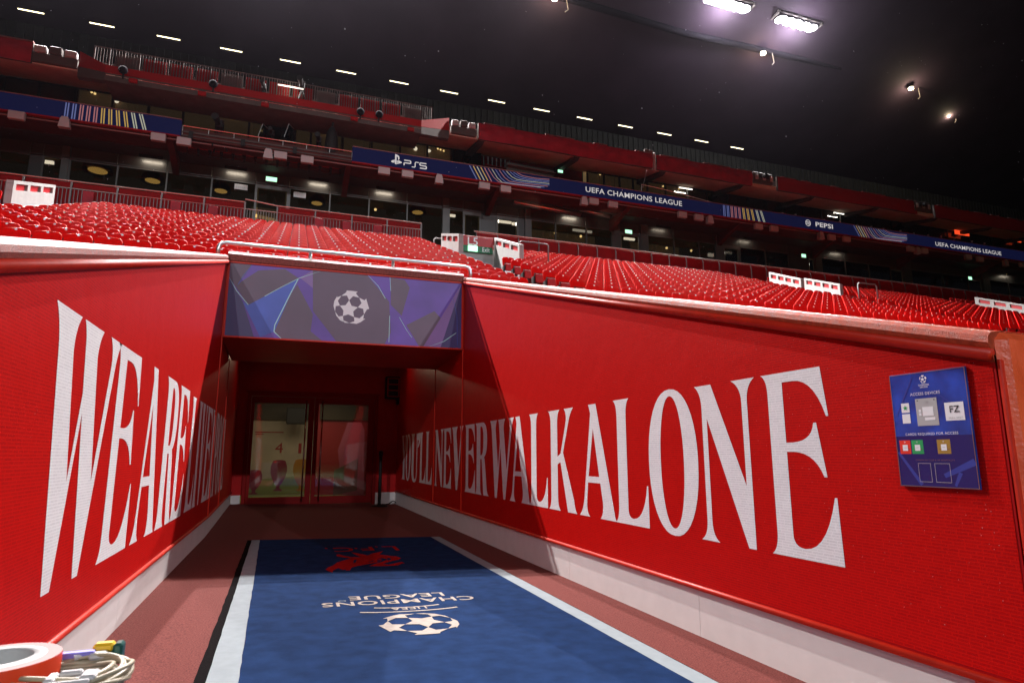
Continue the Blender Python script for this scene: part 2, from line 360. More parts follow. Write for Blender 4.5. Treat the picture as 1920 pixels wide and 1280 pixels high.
M['case']=mat('black_case_sheet',(.03,.027,.027),.5,var=.3,vscale=20)
M['cardblue']=mat('blue_card_print',(.010,.055,.36),.25,var=.5,vscale=9,detail=5)
M['carddark']=mat('dark_blue_card_print',(.006,.010,.12),.25)
M['cardpale']=mat('pale_blue_card_print',(.025,.05,.30),.25)
M['cardgrey']=mat('grey_card_print',(.42,.42,.42),.4)
M['cardred']=mat('red_card_print',(.75,.03,.01),.4)
M['cardgreen']=mat('green_card_print',(.01,.33,.09),.4)
M['cardgold']=mat('gold_card_print',(.36,.21,.03),.4)
M['ink']=mat('black_ink',(.02,.02,.025),.5)
M['printwhite']=mat('white_print',(.80,.80,.82),.4)
M['pg']=mat('dusky_print',(.12,.070,.13),.45,var=.25,vscale=.8)
M['pp']=mat('purple_print',(.125,.048,.40),.45,var=.4,vscale=.9)
M['pv']=mat('violet_print',(.24,.13,.40),.45,var=.2,vscale=.8)
M['pb']=mat('blue_print',(.055,.11,.55),.45,var=.3,vscale=1.2)
M['pn']=mat('navy_print',(.05,.035,.16),.45,var=.2,vscale=.8)
M['line']=mat('pale_line_print',(.40,.72,.75),.45)
M['logo']=mat('silver_print',(.78,.75,.80),.4)
M['mural']=mat('cream_mural',(.60,.50,.38),.7,var=.15,vscale=2)
M['muraldark']=mat('dark_olive_print',(.07,.05,.025),.7)
M['muralred']=mat('red_mural_print',(.42,.01,.02),.6)
M['muralgreen']=mat('green_mural_print',(.30,.36,.10),.6)
M['muralplum']=mat('plum_mural_print',(.30,.012,.06),.6)
M['muralgold']=mat('orange_mural_print',(.55,.22,.02),.6)
M['pink']=mat('pink_banner',(.55,.10,.18),.6)
# screens and lamps
M['led']=mat('navy_led',(.004,.005,.02),.8,spec=.04,emit=(.010,.014,.075),estr=.35)
M['ledtext']=mat('white_led',(.05,.05,.05),.4,emit=(.85,.80,.80),estr=.62)
M['ledy']=mat('yellow_led',(.05,.05,.02),.4,emit=(.9,.55,.12),estr=.42)
M['ledb']=mat('blue_led',(.02,.03,.05),.4,emit=(.25,.30,.72),estr=.36)
M['ledr']=mat('rose_led',(.05,.02,.02),.4,emit=(.75,.28,.30),estr=.38)
M['ledw']=mat('pale_led',(.05,.05,.05),.4,emit=(.80,.80,.62),estr=.40)
M['strip']=mat('strip_light',(.8,.8,.8),.4,emit=(1,.86,.52),estr=4)
M['bulb']=mat('warm_bulb',(.8,.8,.8),.4,emit=(1,.74,.32),estr=5)
M['bulbdim']=mat('dim_warm_lamp',(.8,.8,.8),.4,emit=(1,.62,.16),estr=1.1)
M['tubew']=mat('white_light_panel',(.8,.8,.8),.4,emit=(1,.95,.80),estr=4,sample=True)
M['tubesoft']=mat('soft_light_panel',(.8,.8,.8),.4,emit=(1,.95,.82),estr=1.2)
M['flood']=mat('floodlight_glass',(.8,.8,.8),.3,emit=(1,.97,1),estr=60)
M['warmflood']=mat('warm_floodlight_glass',(.8,.8,.8),.3,emit=(1,.88,.55),estr=18)
M['exit']=mat('exit_sign_face',(.3,.7,.5),.4,emit=(.45,1,.62),estr=1.6)
M['exitgreen']=mat('exit_green',(.005,.14,.055),.5)
M['signred']=mat('sign_red',(.38,.004,.010),.45)
M['redlamp']=mat('red_glow_panel',(.5,.02,.01),.5,emit=(1,.08,.02),estr=1.0)
def glass(name,tint=(.85,.85,.85),gl=.12,rough=.03):
    m=bpy.data.materials.new(name); m.use_nodes=True; N=m.node_tree.nodes; L=m.node_tree.links; N.remove(N['Principled BSDF'])
    t=N.new('ShaderNodeBsdfTransparent'); t.inputs[0].default_value=(*tint,1); g=N.new('ShaderNodeBsdfGlossy'); g.inputs['Roughness'].default_value=rough
    f=N.new('ShaderNodeFresnel'); f.inputs[0].default_value=1.5; a=N.new('ShaderNodeMath'); a.operation='ADD'; a.inputs[1].default_value=gl; L.new(f.outputs[0],a.inputs[0])
    x=N.new('ShaderNodeMixShader'); L.new(a.outputs[0],x.inputs[0]); L.new(t.outputs[0],x.inputs[1]); L.new(g.outputs[0],x.inputs[2]); L.new(x.outputs[0],N['Material Output'].inputs[0]); return m
M['glass']=glass('clear_door_glass',(.8,.8,.78),.05)
M['tint']=glass('tinted_window_glass',(.45,.43,.40),.05,.06)
M['clear']=glass('clear_screen_glass',(.9,.93,.93),.02)

# ------------------------------------------------------------------ the setting
XR, XL, YP, YD = 3.15, -1.12, 11.63, 19.04
ZB, ZT, YS = 3.39, 4.75, 14.0
def zr(y): return 1.29+.299*y                                # the raked line of the wall tops
def xl(y): return XL if y<=YP else XL-.17*(y-YP)/(YD-YP)     # the far part of one wall turns outwards a little
b=MB(); ys=np.linspace(-4,YD+.3,24)
for i in range(23):
    b.quad((-9,ys[i],fz(XL)),(XL,ys[i],fz(XL)),(XL,ys[i+1],fz(XL)),(-9,ys[i+1],fz(XL)))
    b.quad((XL,ys[i],fz(XL)),(XR+.2,ys[i],fz(XR+.2)),(XR+.2,ys[i+1],fz(XR+.2)),(XL,ys[i+1],fz(XL)))
struct(b.build('floor',M['carpet']))
b=MB(); b.quad((-115,-100,-.08),(125,-100,-.08),(125,60,-.08),(-115,60,-.08)); struct(b.build('ground',M['grass']))
ROWD, Y0, NROW = .85, 12.45, 15
def ztop(y): return .1215+.4129*y
b=MB()
for i in range(NROW):
    y=Y0+i*ROWD; z=ztop(y)-.82
    b.box(-32,52,y-.34,y+.51,z-.6,z)
for (x0,x1) in ((-32,XL-.36),(XR+.36,52)):
    b.prism([(x0,2.4,0),(x0,12.1,0),(x0,12.1,zr(12.1)-.80),(x0,2.4,zr(2.4)-.80)],(0,0,0),(x1-x0,0,0))
YF=Y0+NROW*ROWD-.2
for i in range(5):                                           # short terrace between the fence and the lower windows
    y=YF+.3+i*.85; b.box(-32,52,y,y+.85,8.2,9.35+i*.16)
struct(b.build('terrace',M['concrete']))
def zroof(y): return 33.5-.37*(y-33)
b=MB(); b.quad((-60,8,zroof(8)),(110,8,zroof(8)),(110,45.4,zroof(45.4)),(-60,45.4,zroof(45.4)))
b.quad((-60,8,zroof(8)+1.2),(-60,45.4,zroof(45.4)+1.2),(110,45.4,zroof(45.4)+1.2),(110,8,zroof(8)+1.2))
xs=np.arange(-60,110,.6)
for x in xs: b.box(x,x+.09,12,45.2,0,0) if False else None
struct(b.build('roof',M['roof']))
b=MB(); b.box(-60,110,45,45.4,14,29.05)
for x in np.arange(-30,80,.5): b.box(x,x+.14,44.9,45,23,29.0)
struct(b.build('wall',M['wall']))
b=MB(); b.prism([(-60,28.9,17.3),(-60,45,25.2),(-60,45,25.9),(-60,28.9,18.0)],(0,0,0),(170,0,0)); struct(b.build('upper_terrace',M['concrete']))
b=MB(); b.box(-60,110,28.95,31.2,14.42,14.9,0); struct(b.build('soffit',M['soffit']))
b=MB(); b.box(-60,110,27.62,28.95,14.46,14.94); 
for x in np.arange(-20,70,7.3): b.prism([(0,27.7,14.46),(0,29.9,14.46),(0,29.9,13.75),(0,29.0,14.1)],(x,0,0),(.25,0,0))
struct(b.build('soffit_beam',M['brown']))
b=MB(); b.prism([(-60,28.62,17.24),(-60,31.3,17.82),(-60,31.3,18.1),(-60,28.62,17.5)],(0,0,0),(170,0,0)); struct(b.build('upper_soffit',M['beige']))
b=MB()
for x in np.arange(-18.6,70,5.4): b.prism([(0,28.6,17.20),(0,31.2,17.76),(0,31.2,17.5),(0,28.9,17.12)],(x,0,0),(.35,0,0))
struct(b.build('soffit_rib',M['soffit']))

# ------------------------------------------------------------------ tunnel walls
def tunnel_wall(side, label):
    R=side>0; X=XR if R else XL; s=1 if R else -1            # s points away from the tunnel
    y0=2.01 if R else .9
    t=thing('tunnel_wall',label,'wall',(X,YP,0))
    fx=(lambda y:X) if R else xl
    ks=.35 if R else .40
    b=MB()                                                  # the wall body
    for (ya,yb,za,zb) in ((y0,YP,zr(y0),zr(YP)),(YP,YD,zr(YP),zr(YP))):
        F=[(fx(ya),ya,ks),(fx(yb),yb,ks),(fx(yb),yb,zb),(fx(ya),ya,za)]
        Bk=[(fx(ya)+s*.3,ya,ks),(fx(yb)+s*.3,yb,ks),(fx(yb)+s*.3,yb,zb),(fx(ya)+s*.3,ya,za)]
        b.add(F+Bk,[(0,1,2,3),(7,6,5,4),(0,4,5,1),(3,2,6,7),(0,3,7,4),(1,5,6,2)])
    b.build('wall_core',M['red'],t)
    b=MB(); k=-s*.002                                       # the printed sheet on its face
    yy=y0+.012
    b.add([(fx(yy)+k,yy,ks+.05),(fx(YP)+k,YP-.02,ks+.05),(fx(YP)+k,YP-.02,zr(YP)-.07),(fx(yy)+k,yy,zr(yy)-.07)],[(0,1,2,3)])
    for ya,yb in ((YP+.02,YS-.01),(YS+.02,YD-.02)):
        b.add([(fx(ya)+k,ya,ks+.05),(fx(yb)+k,yb,ks+.05),(fx(yb)+k,yb,zr(YP)-.07),(fx(ya)+k,ya,zr(YP)-.07)],[(0,1,2,3)])
    b.build('banner_sheet',M['banner'],t)
    for ys_ in (YP,YS):
        b=MB(); b.bbox(fx(ys_)-.016*(1 if R else 0)-.001, fx(ys_)+.016*(0 if R else 1)+.001, ys_-.016, ys_+.016, ks, 3.36 if ys_>YP else zr(YP)-.05, .004)
        b.build('seam_strip',M['redtrim'],t)
    b=MB(); b.tube([(fx(y)-s*.008,y,ks+.018) for y in (y0,5,8,YP,15,YD)],.021,10); b.build('lower_trim',M['redtrim'],t,True)
    b=MB(); b.tube([(X-s*.02,y0-.0,zr(y0)-.028),(X-s*.02,YP,zr(YP)-.028)],.03,12)
    b.build('upper_trim',M['redtrim'],t,True)
    prof=[(-.018,-.002),(-.03,.03),(-.022,.062),(.0,.082),(.05,.090),(.29,.090),(.32,.07),(.32,-.1),(.01,-.1)]
    A=[(X+s*o,y0,zr(y0)+h) for o,h in prof]; n=len(prof); b=MB()
    ysn=np.linspace(y0,YP,30); V=[]; 
    for y in ysn: V+=[(X+s*o,y,zr(y)+h) for o,h in prof]
    Fc=[(i*n+j,i*n+(j+1)%n,(i+1)*n+(j+1)%n,(i+1)*n+j) for i in range(29) for j in range(n)]
    if R: Fc=[f[::-1] for f in Fc]
    b.add(V,Fc+[tuple(range(n)),tuple(range(29*n,30*n))[::-1]]); b.build('coping',M['copingred' if R else 'coping'],t)
    ed=list(np.arange(y0,YD,2.44))+[YD]                       # the white skirting, board by board
    if ed[-1]-ed[-2]<.5: ed.pop(-2)
    for ya,yb in zip(ed,ed[1:]):
        b=MB(); nn=9; ysn=np.linspace(ya+.0015,yb-.0015,nn); V=[]; o_=rng.uniform(0,.002)
        for y in ysn:
            jz=rng.uniform(-.012,.012); V+=[(fx(y)+s*(.005+o_),y,ks+.004),(fx(y)+s*(.003+o_),y,fz(X)-.02+jz),(fx(y)+s*.2,y,fz(X)-.02),(fx(y)+s*.2,y,ks+.004)]
        b.add(V,[(i*4+j,i*4+(j+1)%4,(i+1)*4+(j+1)%4,(i+1)*4+j) for i in range(nn-1) for j in range(4)]+[(0,1,2,3),(4*nn-1,4*nn-2,4*nn-3,4*nn-4)]); b.build('skirting_board',M['skirt'],t)
    return t
TWR=tunnel_wall(1,"red tunnel wall with large white letters reading YOU'LL NEVER WALK ALONE")
TWL=tunnel_wall(-1,'red tunnel wall with large white letters reading WE ARE LIVERPOOL')
# lettering: every letter a flat sheet of its own
def put_letter(ch, wall, y_start, y_end, z0, z1):
    me=flat(GLYPH[ch]); n=len(me.vertices); a=np.zeros(n*3); me.vertices.foreach_get('co',a); w=a.reshape(-1,3)[:,0].max()
    if wall is TWR: f=lambda x,y,nn:(XR-.0034, y_start+(y_end-y_start)*x/w, z0+(z1-z0)*y)
    else:
        def f(x,y,nn):
            yy=y_start+(y_end-y_start)*x/w; return (xl(yy)+.0034, yy, z0+(z1-z0)*y)
    lay(me,'letter',M['letter'],wall,None,(1,0,0),(0,1,0),0,f)
def yR(px,py): return float(atX(px,py,XR)[1])
ZL0,ZL1=.745,1.945
RT=[('Y',(753,850),(763,850)),('O',(761,860),(770,860)),('U',(771,850),(784,850)),("'",(783,825),(789,825)),('L',(786,890),(797.5,890)),('L',(797.5,892),(809.5,892)),
    ('N',(815.5,860),(831.5,860)),('E',(831.5,860),(846.5,860)),('V',(847.5,855),(869,855)),('E',(872,860),(891.5,860)),('R',(891.5,860),(917,870)),
    ('W',(919.5,800),(964,790)),('A',(956,940),(995,945)),('L',(993,860),(1028,950)),('K',(1029,860),(1083,960)),('A',(1088,965),(1158,975)),
    ('L',(1152.5,860),(1218,960)),('O',(1217.3,860),(1310,870)),('N',(1309,860),(1425,860)),('E',(1437,860),(1567,860))]
for ch,a,c in RT:
    if ch=="'": put_letter(ch,TWR,yR(*a),yR(*c),ZL0,ZL1)
    else: put_letter(ch,TWR,yR(*a),yR(*c),ZL0,ZL1)
def yL(px,py): return float(atX(px,py,XL)[1])
def run(txt, ya, yb, z0, z1, gap=.035):
    ws=[]
    for c in txt:
        pts=[p for q in GLYPH[c] for p in q]; ws.append(max(p[0] for p in pts))
    tot=sum(ws)+gap*(len(ws)-1); k=(yb-ya)/tot; y=ya
    for c,w in zip(txt,ws):
        put_letter(c,TWL,y,y+w*k,z0,z1); y+=(w+gap)*k
ZW0,ZW1=.700,2.172
for ch,ya,yb in (('W',3.66,5.03),('E',4.95,5.78),('A',5.92,6.89),('R',6.94,7.86),('E',7.80,8.58)): put_letter(ch,TWL,ya,yb,ZW0,ZW1)
run('LIVERPOOL',8.83,14.85,ZW0+.012,ZW1-.035,.03)

M['bead']=mat('rain_bead_water',(.55,.45,.45),.08,spec=1.0)
for wl_,R_ in ((TWR,True),(TWL,False)):
    b=MB()
    for i in range(800 if R_ else 300):
        y=2.1+(9.0)*rng.random()**1.6; z=.45+(zr(y)-.5)*rng.random()**.6; r=rng.uniform(.0010,.0023); X_=XR-.0036 if R_ else XL+.0036; d=-r*.8 if R_ else r*.8
        b.add([(X_,y-r,z),(X_,y,z+r),(X_,y+r,z),(X_,y,z-r),(X_+d,y,z)],[(0,1,4),(1,2,4),(2,3,4),(3,0,4)])
    stuff(b.build('rain_bead',M['bead'],wl_))
# front parapet beside the tunnel mouth
t=thing('parapet_wall','wet orange red parapet wall at the end of the tunnel wall beside the access board','wall',(8,2.1,0))
b=MB(); b.bbox(XR+.006,40,1.97,2.35,0,1.985,.05); b.build('wall_core',M['parapet'],t)
b=MB(); b.bbox(XR+.0,XR+.028,1.985,2.005,.2,1.84,.005); b.build('edge_strip',M['redtrim'],t)

# ------------------------------------------------------------------ lintel over the tunnel
t=LIN=thing('tunnel_lintel','deep red lintel over the tunnel carrying a purple panel with a ball of stars','lintel',(1,YP,ZB))
b=MB(); b.prism([(XL+.001,YP,ZB),(XL+.001,YS,3.32),(XL+.001,YS,ZT-.02),(XL+.001,YP,ZT-.02)],(0,0,0),(XR-XL-.002,0,0)); b.build('lintel_core',M['red'],t)
PX0,PX1,PZ0,PZ1=XL+.045,XR-.045,ZB+.035,ZT-.035
for p in ((PX0-.03,PX1+.03,PZ1,PZ1+.03),(PX0-.03,PX1+.03,PZ0-.03,PZ0),(PX0-.03,PX0,PZ0,PZ1),(PX1,PX1+.03,PZ0,PZ1)):
    b=MB(); b.bbox(p[0],p[1],YP-.028,YP-.001,p[2],p[3],.006); b.build('frame_strip',M['redtrim'],t)
b=MB(); b.quad((PX0,YP-.010,PZ0),(PX1,YP-.010,PZ0),(PX1,YP-.010,PZ1),(PX0,YP-.010,PZ1)); b.build('panel_face',M['pp'],t)
PW,PH=PX1-PX0,PZ1-PZ0
def pz(x,y):                                                 # pixel of the enlarged panel view -> place on the panel
    q=atY(400+x/3.4286,420+y/3.4286,YP); return (float(q[0])-PX0, float(q[2])-PZ0)
clampx=lambda p:(min(max(p[0],.002),PW-.002),min(max(p[1],.002),PH-.002))
def pshape(pts,m,n,name='print_shape'): lay(flat([[clampx(pz(*p)) for p in pts]]),name,m,t,(PX0,YP-.011,PZ0),(1,0,0),(0,0,1),n)
pshape([(105,240),(250,258),(160,390),(225,520),(100,345)],M['pg'],.001)
pshape([(150,390),(290,300),(460,290),(550,350),(225,520)],M['pg'],.0012)
pshape([(60,720),(100,345),(190,500),(260,735)],M['pn'],.001)
pshape([(225,520),(545,355),(500,440),(395,690),(300,735),(190,500)],M['pb'],.0008)
pshape([(540,390),(640,580),(625,690),(700,750),(435,740),(392,692),(500,450)],M['pg'],.0014)
pshape([(640,290),(990,320),(1130,500),(1140,700),(1100,775),(790,760),(640,560)],M['pg'],.0016)
pshape([(1140,335),(1230,360),(1262,410),(1210,590),(1140,520)],M['pg'],.0012)
pshape([(1240,650),(1420,560),(1540,690),(1490,770),(1400,795),(1320,790)],M['pg'],.0013)
pshape([(1605,380),(1460,795),(1610,815)],M['pn'],.0018)
pshape([(1605,380),(1350,790),(1460,795)],M['pv'],.0015)
pshape([(690,300),(640,290),(555,345),(650,420)],M['pv'],.0009)
def pline(pts,w=.012,m='line'):
    P=[np.array(pz(*p)) for p in pts]
    for a,c in zip(P,P[1:]):
        d=(c-a)/np.linalg.norm(c-a); q=np.array([-d[1],d[0]])*w/2
        lay(flatx([[clampx(a-q),clampx(c-q),clampx(c+q),clampx(a+q)]]),'print_line',M[m],t,(PX0,YP-.011,PZ0),(1,0,0),(0,0,1),.0024)
pline([(100,345),(150,430),(225,520)]); pline([(160,390),(195,330),(250,258)],.010,'pb'); pline([(330,465),(440,405),(550,350),(690,300)],.010)
pline([(545,355),(500,440),(440,560),(395,650),(390,692),(435,740)],.016); pline([(995,325),(1060,400),(1105,480)],.010); pline([(1135,340),(1140,430)],.008)
pline([(1133,590),(1128,760)],.010); pline([(1195,600),(1240,680),(1275,730)],.007); pline([(1385,797),(1480,755),(1560,700)],.012); pline([(1540,480),(1565,590),(1568,780)],.006,'pb')
c=pz(888,535); r_=.325
lay(flatx([[(x*r_,y*r_) for x,y in p] for p in STARBALL]),'emblem',M['logo'],t,(PX0+c[0],YP-.011,PZ0+c[1]),(1,0,0),(0,0,1),.003)
prof=[(-.035,0),(-.04,.07),(-.02,.115),(.02,.15),(.06,.185),(.32,.195),(.32,-.04),(-.0,-.04)]
n=len(prof); V=[]; xsn=np.linspace(XL+.0,XR-.0,24)
for x in xsn: V+=[(x,YP+o,ZT+.012+h) for o,h in prof]
b=MB(); b.add(V,[(i*n+j,(i+1)*n+j,(i+1)*n+(j+1)%n,i*n+(j+1)%n)[::-1] for i in range(23) for j in range(n)]+[tuple(range(n))[::-1],tuple(range(23*n,24*n))]); b.build('coping',M['coping'],t)
# guard rail on the lintel
t=thing('guard_rail','bright steel guard rail bent down at both ends on top of the tunnel lintel','railing',(1,YP+.12,ZT+.1))
zt=5.115; yr=YP+.12
pts=[(-1.30,yr,4.86),(-1.30,yr,zt-.13),(-1.285,yr,zt-.06),(-1.24,yr,zt-.015),(-1.17,yr,zt)]+[(x,yr,zt) for x in (0.25,1.77)]+[(3.19,yr,zt),(3.26,yr,zt-.015),(3.305,yr,zt-.06),(3.32,yr,zt-.13),(3.32,yr,4.86)]
b=MB(); b.tube(pts,.034,12); b.build('rail',M['steel'],t,True)
for x in (.25,1.77):
    b=MB(); b.tube([(x,yr,4.84),(x,yr,zt)],.03,10); b.lathe([(.001,4.868),(.06,4.868),(.06,4.85)],(x,yr,0),12); b.build('post',M['steel'],t,True)

# ------------------------------------------------------------------ end wall and doors
FL,FR,FT=-1.035,2.56,3.16
t=thing('end_wall','dark red end wall of the tunnel around the glass doors','wall',(.7,YD,0))
b=MB()
for x0,x1,z0,z1 in ((-1.6,FL,0.33,4.2),(FR,3.4,0.33,4.2),(FL,FR,FT,4.2)): b.box(x0,x1,YD,YD+.25,z0,z1)
b.build('wall_core',M['red'],t)
for x0,x1 in ((-1.29,FL-.03),(FR+.005,3.15)):
    b=MB(); b.bbox(x0,x1,YD-.012,YD+.2,0,.335,.004); b.build('skirting',M['skirt'],t)
b=MB(); b.box(-1.7,3.4,YS+.01,YD+.3,4.2,4.35); struct(b.build('tunnel_ceiling',M['red']))
t=thing('double_door','red framed double glass door at the end of the tunnel','door',(.77,YD,0))
b=MB()
for x0,x1,z0,z1 in ((FL,FL+.10,0.0,FT),(FR-.10,FR,0.0,FT),(FL+.10,FR-.10,FT-.11,FT)): b.bbox(x0,x1,YD-.05,YD+.12,z0,z1,.008)
b.bbox(FL-.05,FR+.05,YD-.07,YD-.052,FT-.02,FT+.04,.004); b.build('frame',M['doorred'],t)
xc=float(atY(586,840,YD)[0])
for (x0,x1,gx0,gx1,hx) in ((FL+.105,xc-.004,float(atY(472,840,YD)[0]),float(atY(575,840,YD)[0]),float(atY(570,840,YD)[0])),(xc+.004,FR-.105,float(atY(594,840,YD)[0]),float(atY(688,840,YD)[0]),float(atY(601,840,YD)[0]))):
    b=MB()
    for p in ((x0,gx0,.06,3.04),(gx1,x1,.06,3.04),(gx0,gx1,.06,.27),(gx0,gx1,2.86,3.04)): b.bbox(p[0],p[1],YD-.03,YD+.03,p[2],p[3],.004)
    d=b.build('door_leaf',M['doorred'],t)
    b=MB(); b.box(gx0,gx1,YD-.004,YD+.004,.27,2.86); b.build('pane',M['glass'],d)
    b=MB(); b.tube([(hx,YD-.11,.14),(hx,YD-.11,2.95)],.022,10)
    for z in (.5,1.6,2.6): b.tube([(hx,YD-.11,z),(hx,YD-.03,z)],.012,8)
    b.build('handle',M['polish'],d,True)
# the lit room beyond the doors
b=MB(); b.quad((-3.2,YD+.26,.10),(4.8,YD+.26,.04),(4.8,24.2,.04),(-3.2,24.2,.10)); struct(b.build('room_floor',M['muralgreen']))
t=thing('inner_room','cream walled room with a pale ceiling seen through the glass doors','room',(.7,23.4,0))
b=MB(); b.box(-3.2,1.05,23.4,23.5,0,3.4); b.build('wall_panel',M['mural'],t)
b=MB(); b.box(1.05,4.8,23.0,23.1,0,3.4); b.build('wall_panel',M['muralred'],t)
b=MB(); b.box(-3.3,-3.2,YD+.3,23.5,0,3.4); b.box(4.8,4.9,YD+.3,23.5,0,3.4); b.build('wall_panel',M['mural'],t)
for i in range(6):
    for j in range(4):
        b=MB(); b.bbox(-3.2+i*1.34,-3.2+i*1.34+1.31,YD+.3+j*1.04,YD+.3+j*1.04+1.01,3.35,3.4,.01); b.build('ceiling_tile',M['ceil'],t)
def wallp(px,py,Y): q=atY(px,py,Y); return float(q[0]),float(q[2])
def zm(x,y): return 460+x/6.4,740+y/6.4                      # enlarged door view -> photograph
def mural(me,m,n=.006,nm='mural_print',Y=23.4): lay(me,nm,m,t,(0,Y-.001,0),(1,0,0),(0,0,1),n)
for s,px,py,h in (('4',405,635,.34),('1',655,640,.34)):
    x,z=wallp(*zm(px,py),23.4); me=fit(words(s),.26 if s=='4' else .1,h)
    lay(me,'mural_print',M['muralred'],t,(x,23.39,z),(1,0,0),(0,0,1),.004)
def cup(px0,px1,py0,py1,m):
    x0,z1=wallp(*zm(px0,py0),23.4); x1,z0=wallp(*zm(px1,py1),23.4); w=(x1-x0)/2; h=z1-z0; cx=(x0+x1)/2
    half=[(.35,1.0),(.75,.97),(.98,.80),(1.0,.62),(.85,.45),(.55,.28),(.22,.16),(.22,.08),(.5,.04),(.5,0)]
    out=[(cx+w*a,z0+h*c) for a,c in half]+[(cx-w*a,z0+h*c) for a,c in half[::-1]]
    mural(flat([out]),m)
cup(310,485,780,1150,M['muralplum']); cup(580,760,770,1150,M['muralgold']); cup(20,190,900,1190,M['muralplum'])
for (a,c,d,e) in ((120,440,460,455),(120,465,220,475)):
    x0,z1=wallp(*zm(a,c),23.4); x1,z0=wallp(*zm(d,e),23.4); mural(flatx([[(x0,z0),(x1,z0),(x1,z1),(x0,z1)]]),M['muralred'])
for xa,xb_,Y_ in ((-3.15,1.0,23.39),(1.1,4.7,22.99)):
    b=MB(); b.box(xa,xb_,Y_-.12,Y_,2.62,3.34); b.build('ceiling_beam',M['muraldark'],t)
b=MB(); q=atY(556,778,22.6); b.bbox(q[0]-.32,q[0]+.32,22.5,22.8,q[2]-.30,q[2]+.25,.03); b.build('speaker_box',M['black'],t)

mural(flatx([[(-3,.1),(1.0,.1),(1.0,.75),(-.6,.62),(-3,.5)]]),M['muralgreen'],.004)
# tall fabric banners before the far wall of that room
t=thing('fabric_banner','tall pink fabric banner leaning inside the room beyond the doors','banner',(2.2,22.4,0))
P=[wallp(*zm(a,c),22.4) for a,c in ((1165,1200),(1110,660),(1230,330),(1390,330),(1430,420),(1420,1200))]
lay(flat([P]),'banner_cloth',M['pink'],t,(0,22.4,0),(1,0,0),(0,0,1),0); b=MB(); b.tube([(P[3][0],22.42,.05),(P[3][0],22.42,2.6)],.02,8); b.build('pole',M['black'],t)
t=thing('slatted_barrier','pale slatted barrier slanting across the room beyond the doors','barrier',(2.0,22.0,0))
for i in range(16):
    f=i/15; x,z1=wallp(*zm(1075+f*270,900-f*135),22.0); _,z0=wallp(*zm(1075+f*270,1205-f*60),22.0)
    b=MB(); b.box(x-.022,x+.022,21.99,22.03,max(z0,.05),z1); b.build('slat',M['tapeside'],t)
t=thing('speaker_box','black square speaker box high on the end wall','speaker',(2.9,YD-.2,3.4))
q0=atY(722,747,YD-.2); q1=atY(752,707,YD-.2)
b=MB(); b.bbox(q0[0],q1[0],YD-.32,YD-.06,q0[2],q1[2],.02); b.build('cabinet',M['black'],t)
b=MB()
for k in range(4): z=q0[2]+.06+k*(q1[2]-q0[2]-.12)/3; b.box(q0[0]+.04,q1[0]-.04,YD-.335,YD-.322,z-.012,z+.012)
b.box(q0[0]+.04,q0[0]+.07,YD-.335,YD-.322,q0[2]+.05,q1[2]-.05); b.box(q1[0]-.09,q1[0]-.06,YD-.335,YD-.322,q0[2]+.05,q1[2]-.05); b.build('grille',M['red'],t)
b=MB(); b.box(q1[0]-.1,q1[0]+.12,YD-.22,YD-.001,q0[2]-.16,q1[2]-.05); b.build('bracket',M['black'],t)
p=atFloor(711,949)
t=thing('barrier_post','black barrier post on a round base beside the doors','post',(p[0],p[1],fz(p[0])))
b=MB(); b.lathe([(.001,.05),(.08,.045),(.22,.02),(.23,.0)],p,20); b.build('base',M['black'],t,True)
b=MB(); b.tube([p+np.array([0,0,.03]),p+np.array([0,0,1.42])],.045,12); b.lathe([(.001,1.52),(.055,1.5),(.055,1.36)],p,12); b.build('pole',M['black'],t)
t=MB(); q=[]
for i in range(14):
    f=i/13; q.append((p[0]+.1+.5*f, p[1]+.3+.5*f+.1*math.sin(9*f), fz(p[0])+.015+.16*max(0,f-.2)**2*2*math.sin(3.1*f)))
tag(t.tube(q,.014,6).build('cable',M['black'],None,True),'thin black cable running from the barrier post to the tunnel wall','cable')
# lamps over the doors, behind the lintel
for i,x in enumerate((-.1,2.1)):
    t=thing('ceiling_lamp','warm recessed ceiling lamp behind the lintel over the '+('left' if i==0 else 'right')+' glass door','lamp',(x,17.6,4.2))
    b=MB(); b.bbox(x-.25,x+.25,17.5,17.7,4.12,4.2,.01); b.build('housing',M['black'],t)
    b=MB(); b.box(x-.22,x+.22,17.52,17.68,4.115,4.119); b.build('diffuser',M['bulbdim'],t)
    lamp('AREA','ceiling_lamp_light',(x,17.6,4.1),9,(1,.72,.48),(x,10.5,2.2),.45,size_y=.16)
lamp('AREA','room_light',(.6,21.2,3.3),38,(1,.86,.62),(.6,21.4,0),2.5,size_y=1.5)

# ------------------------------------------------------------------ rug with woven emblems
t=RUG=thing('tunnel_rug','long blue rug with woven white lettering, a star ball and a red bird','rug',(1.1,7,fz(1.1)))
RX0,RX1,RY0,RY1=-.26,2.46,-1.5,11.42
def fp(x,y,n): return (x,y,fz(x)+.012+n)
def frect(x0,x1,y0,y1,m,name,n,ny=14,wob=.0):
    b=MB(); ysn=np.linspace(y0,y1,ny); V=[]
    for y in ysn:
        w=rng.uniform(-wob,wob); V+=[fp(x0+w,y,n),fp(x1+(w if wob else 0),y,n)]
    b.add(V,[(i*2,i*2+1,i*2+3,i*2+2) for i in range(ny-1)])
    b.add([(x0,y0,fz(x0)-.01),(x0,y1,fz(x0)-.01),fp(x0,y1,n),fp(x0,y0,n),(x1,y0,fz(x1)-.01),(x1,y1,fz(x1)-.01),fp(x1,y1,n),fp(x1,y0,n)],[(0,1,2,3),(4,7,6,5),(1,5,6,2)])
    return b.build(name,m,t)
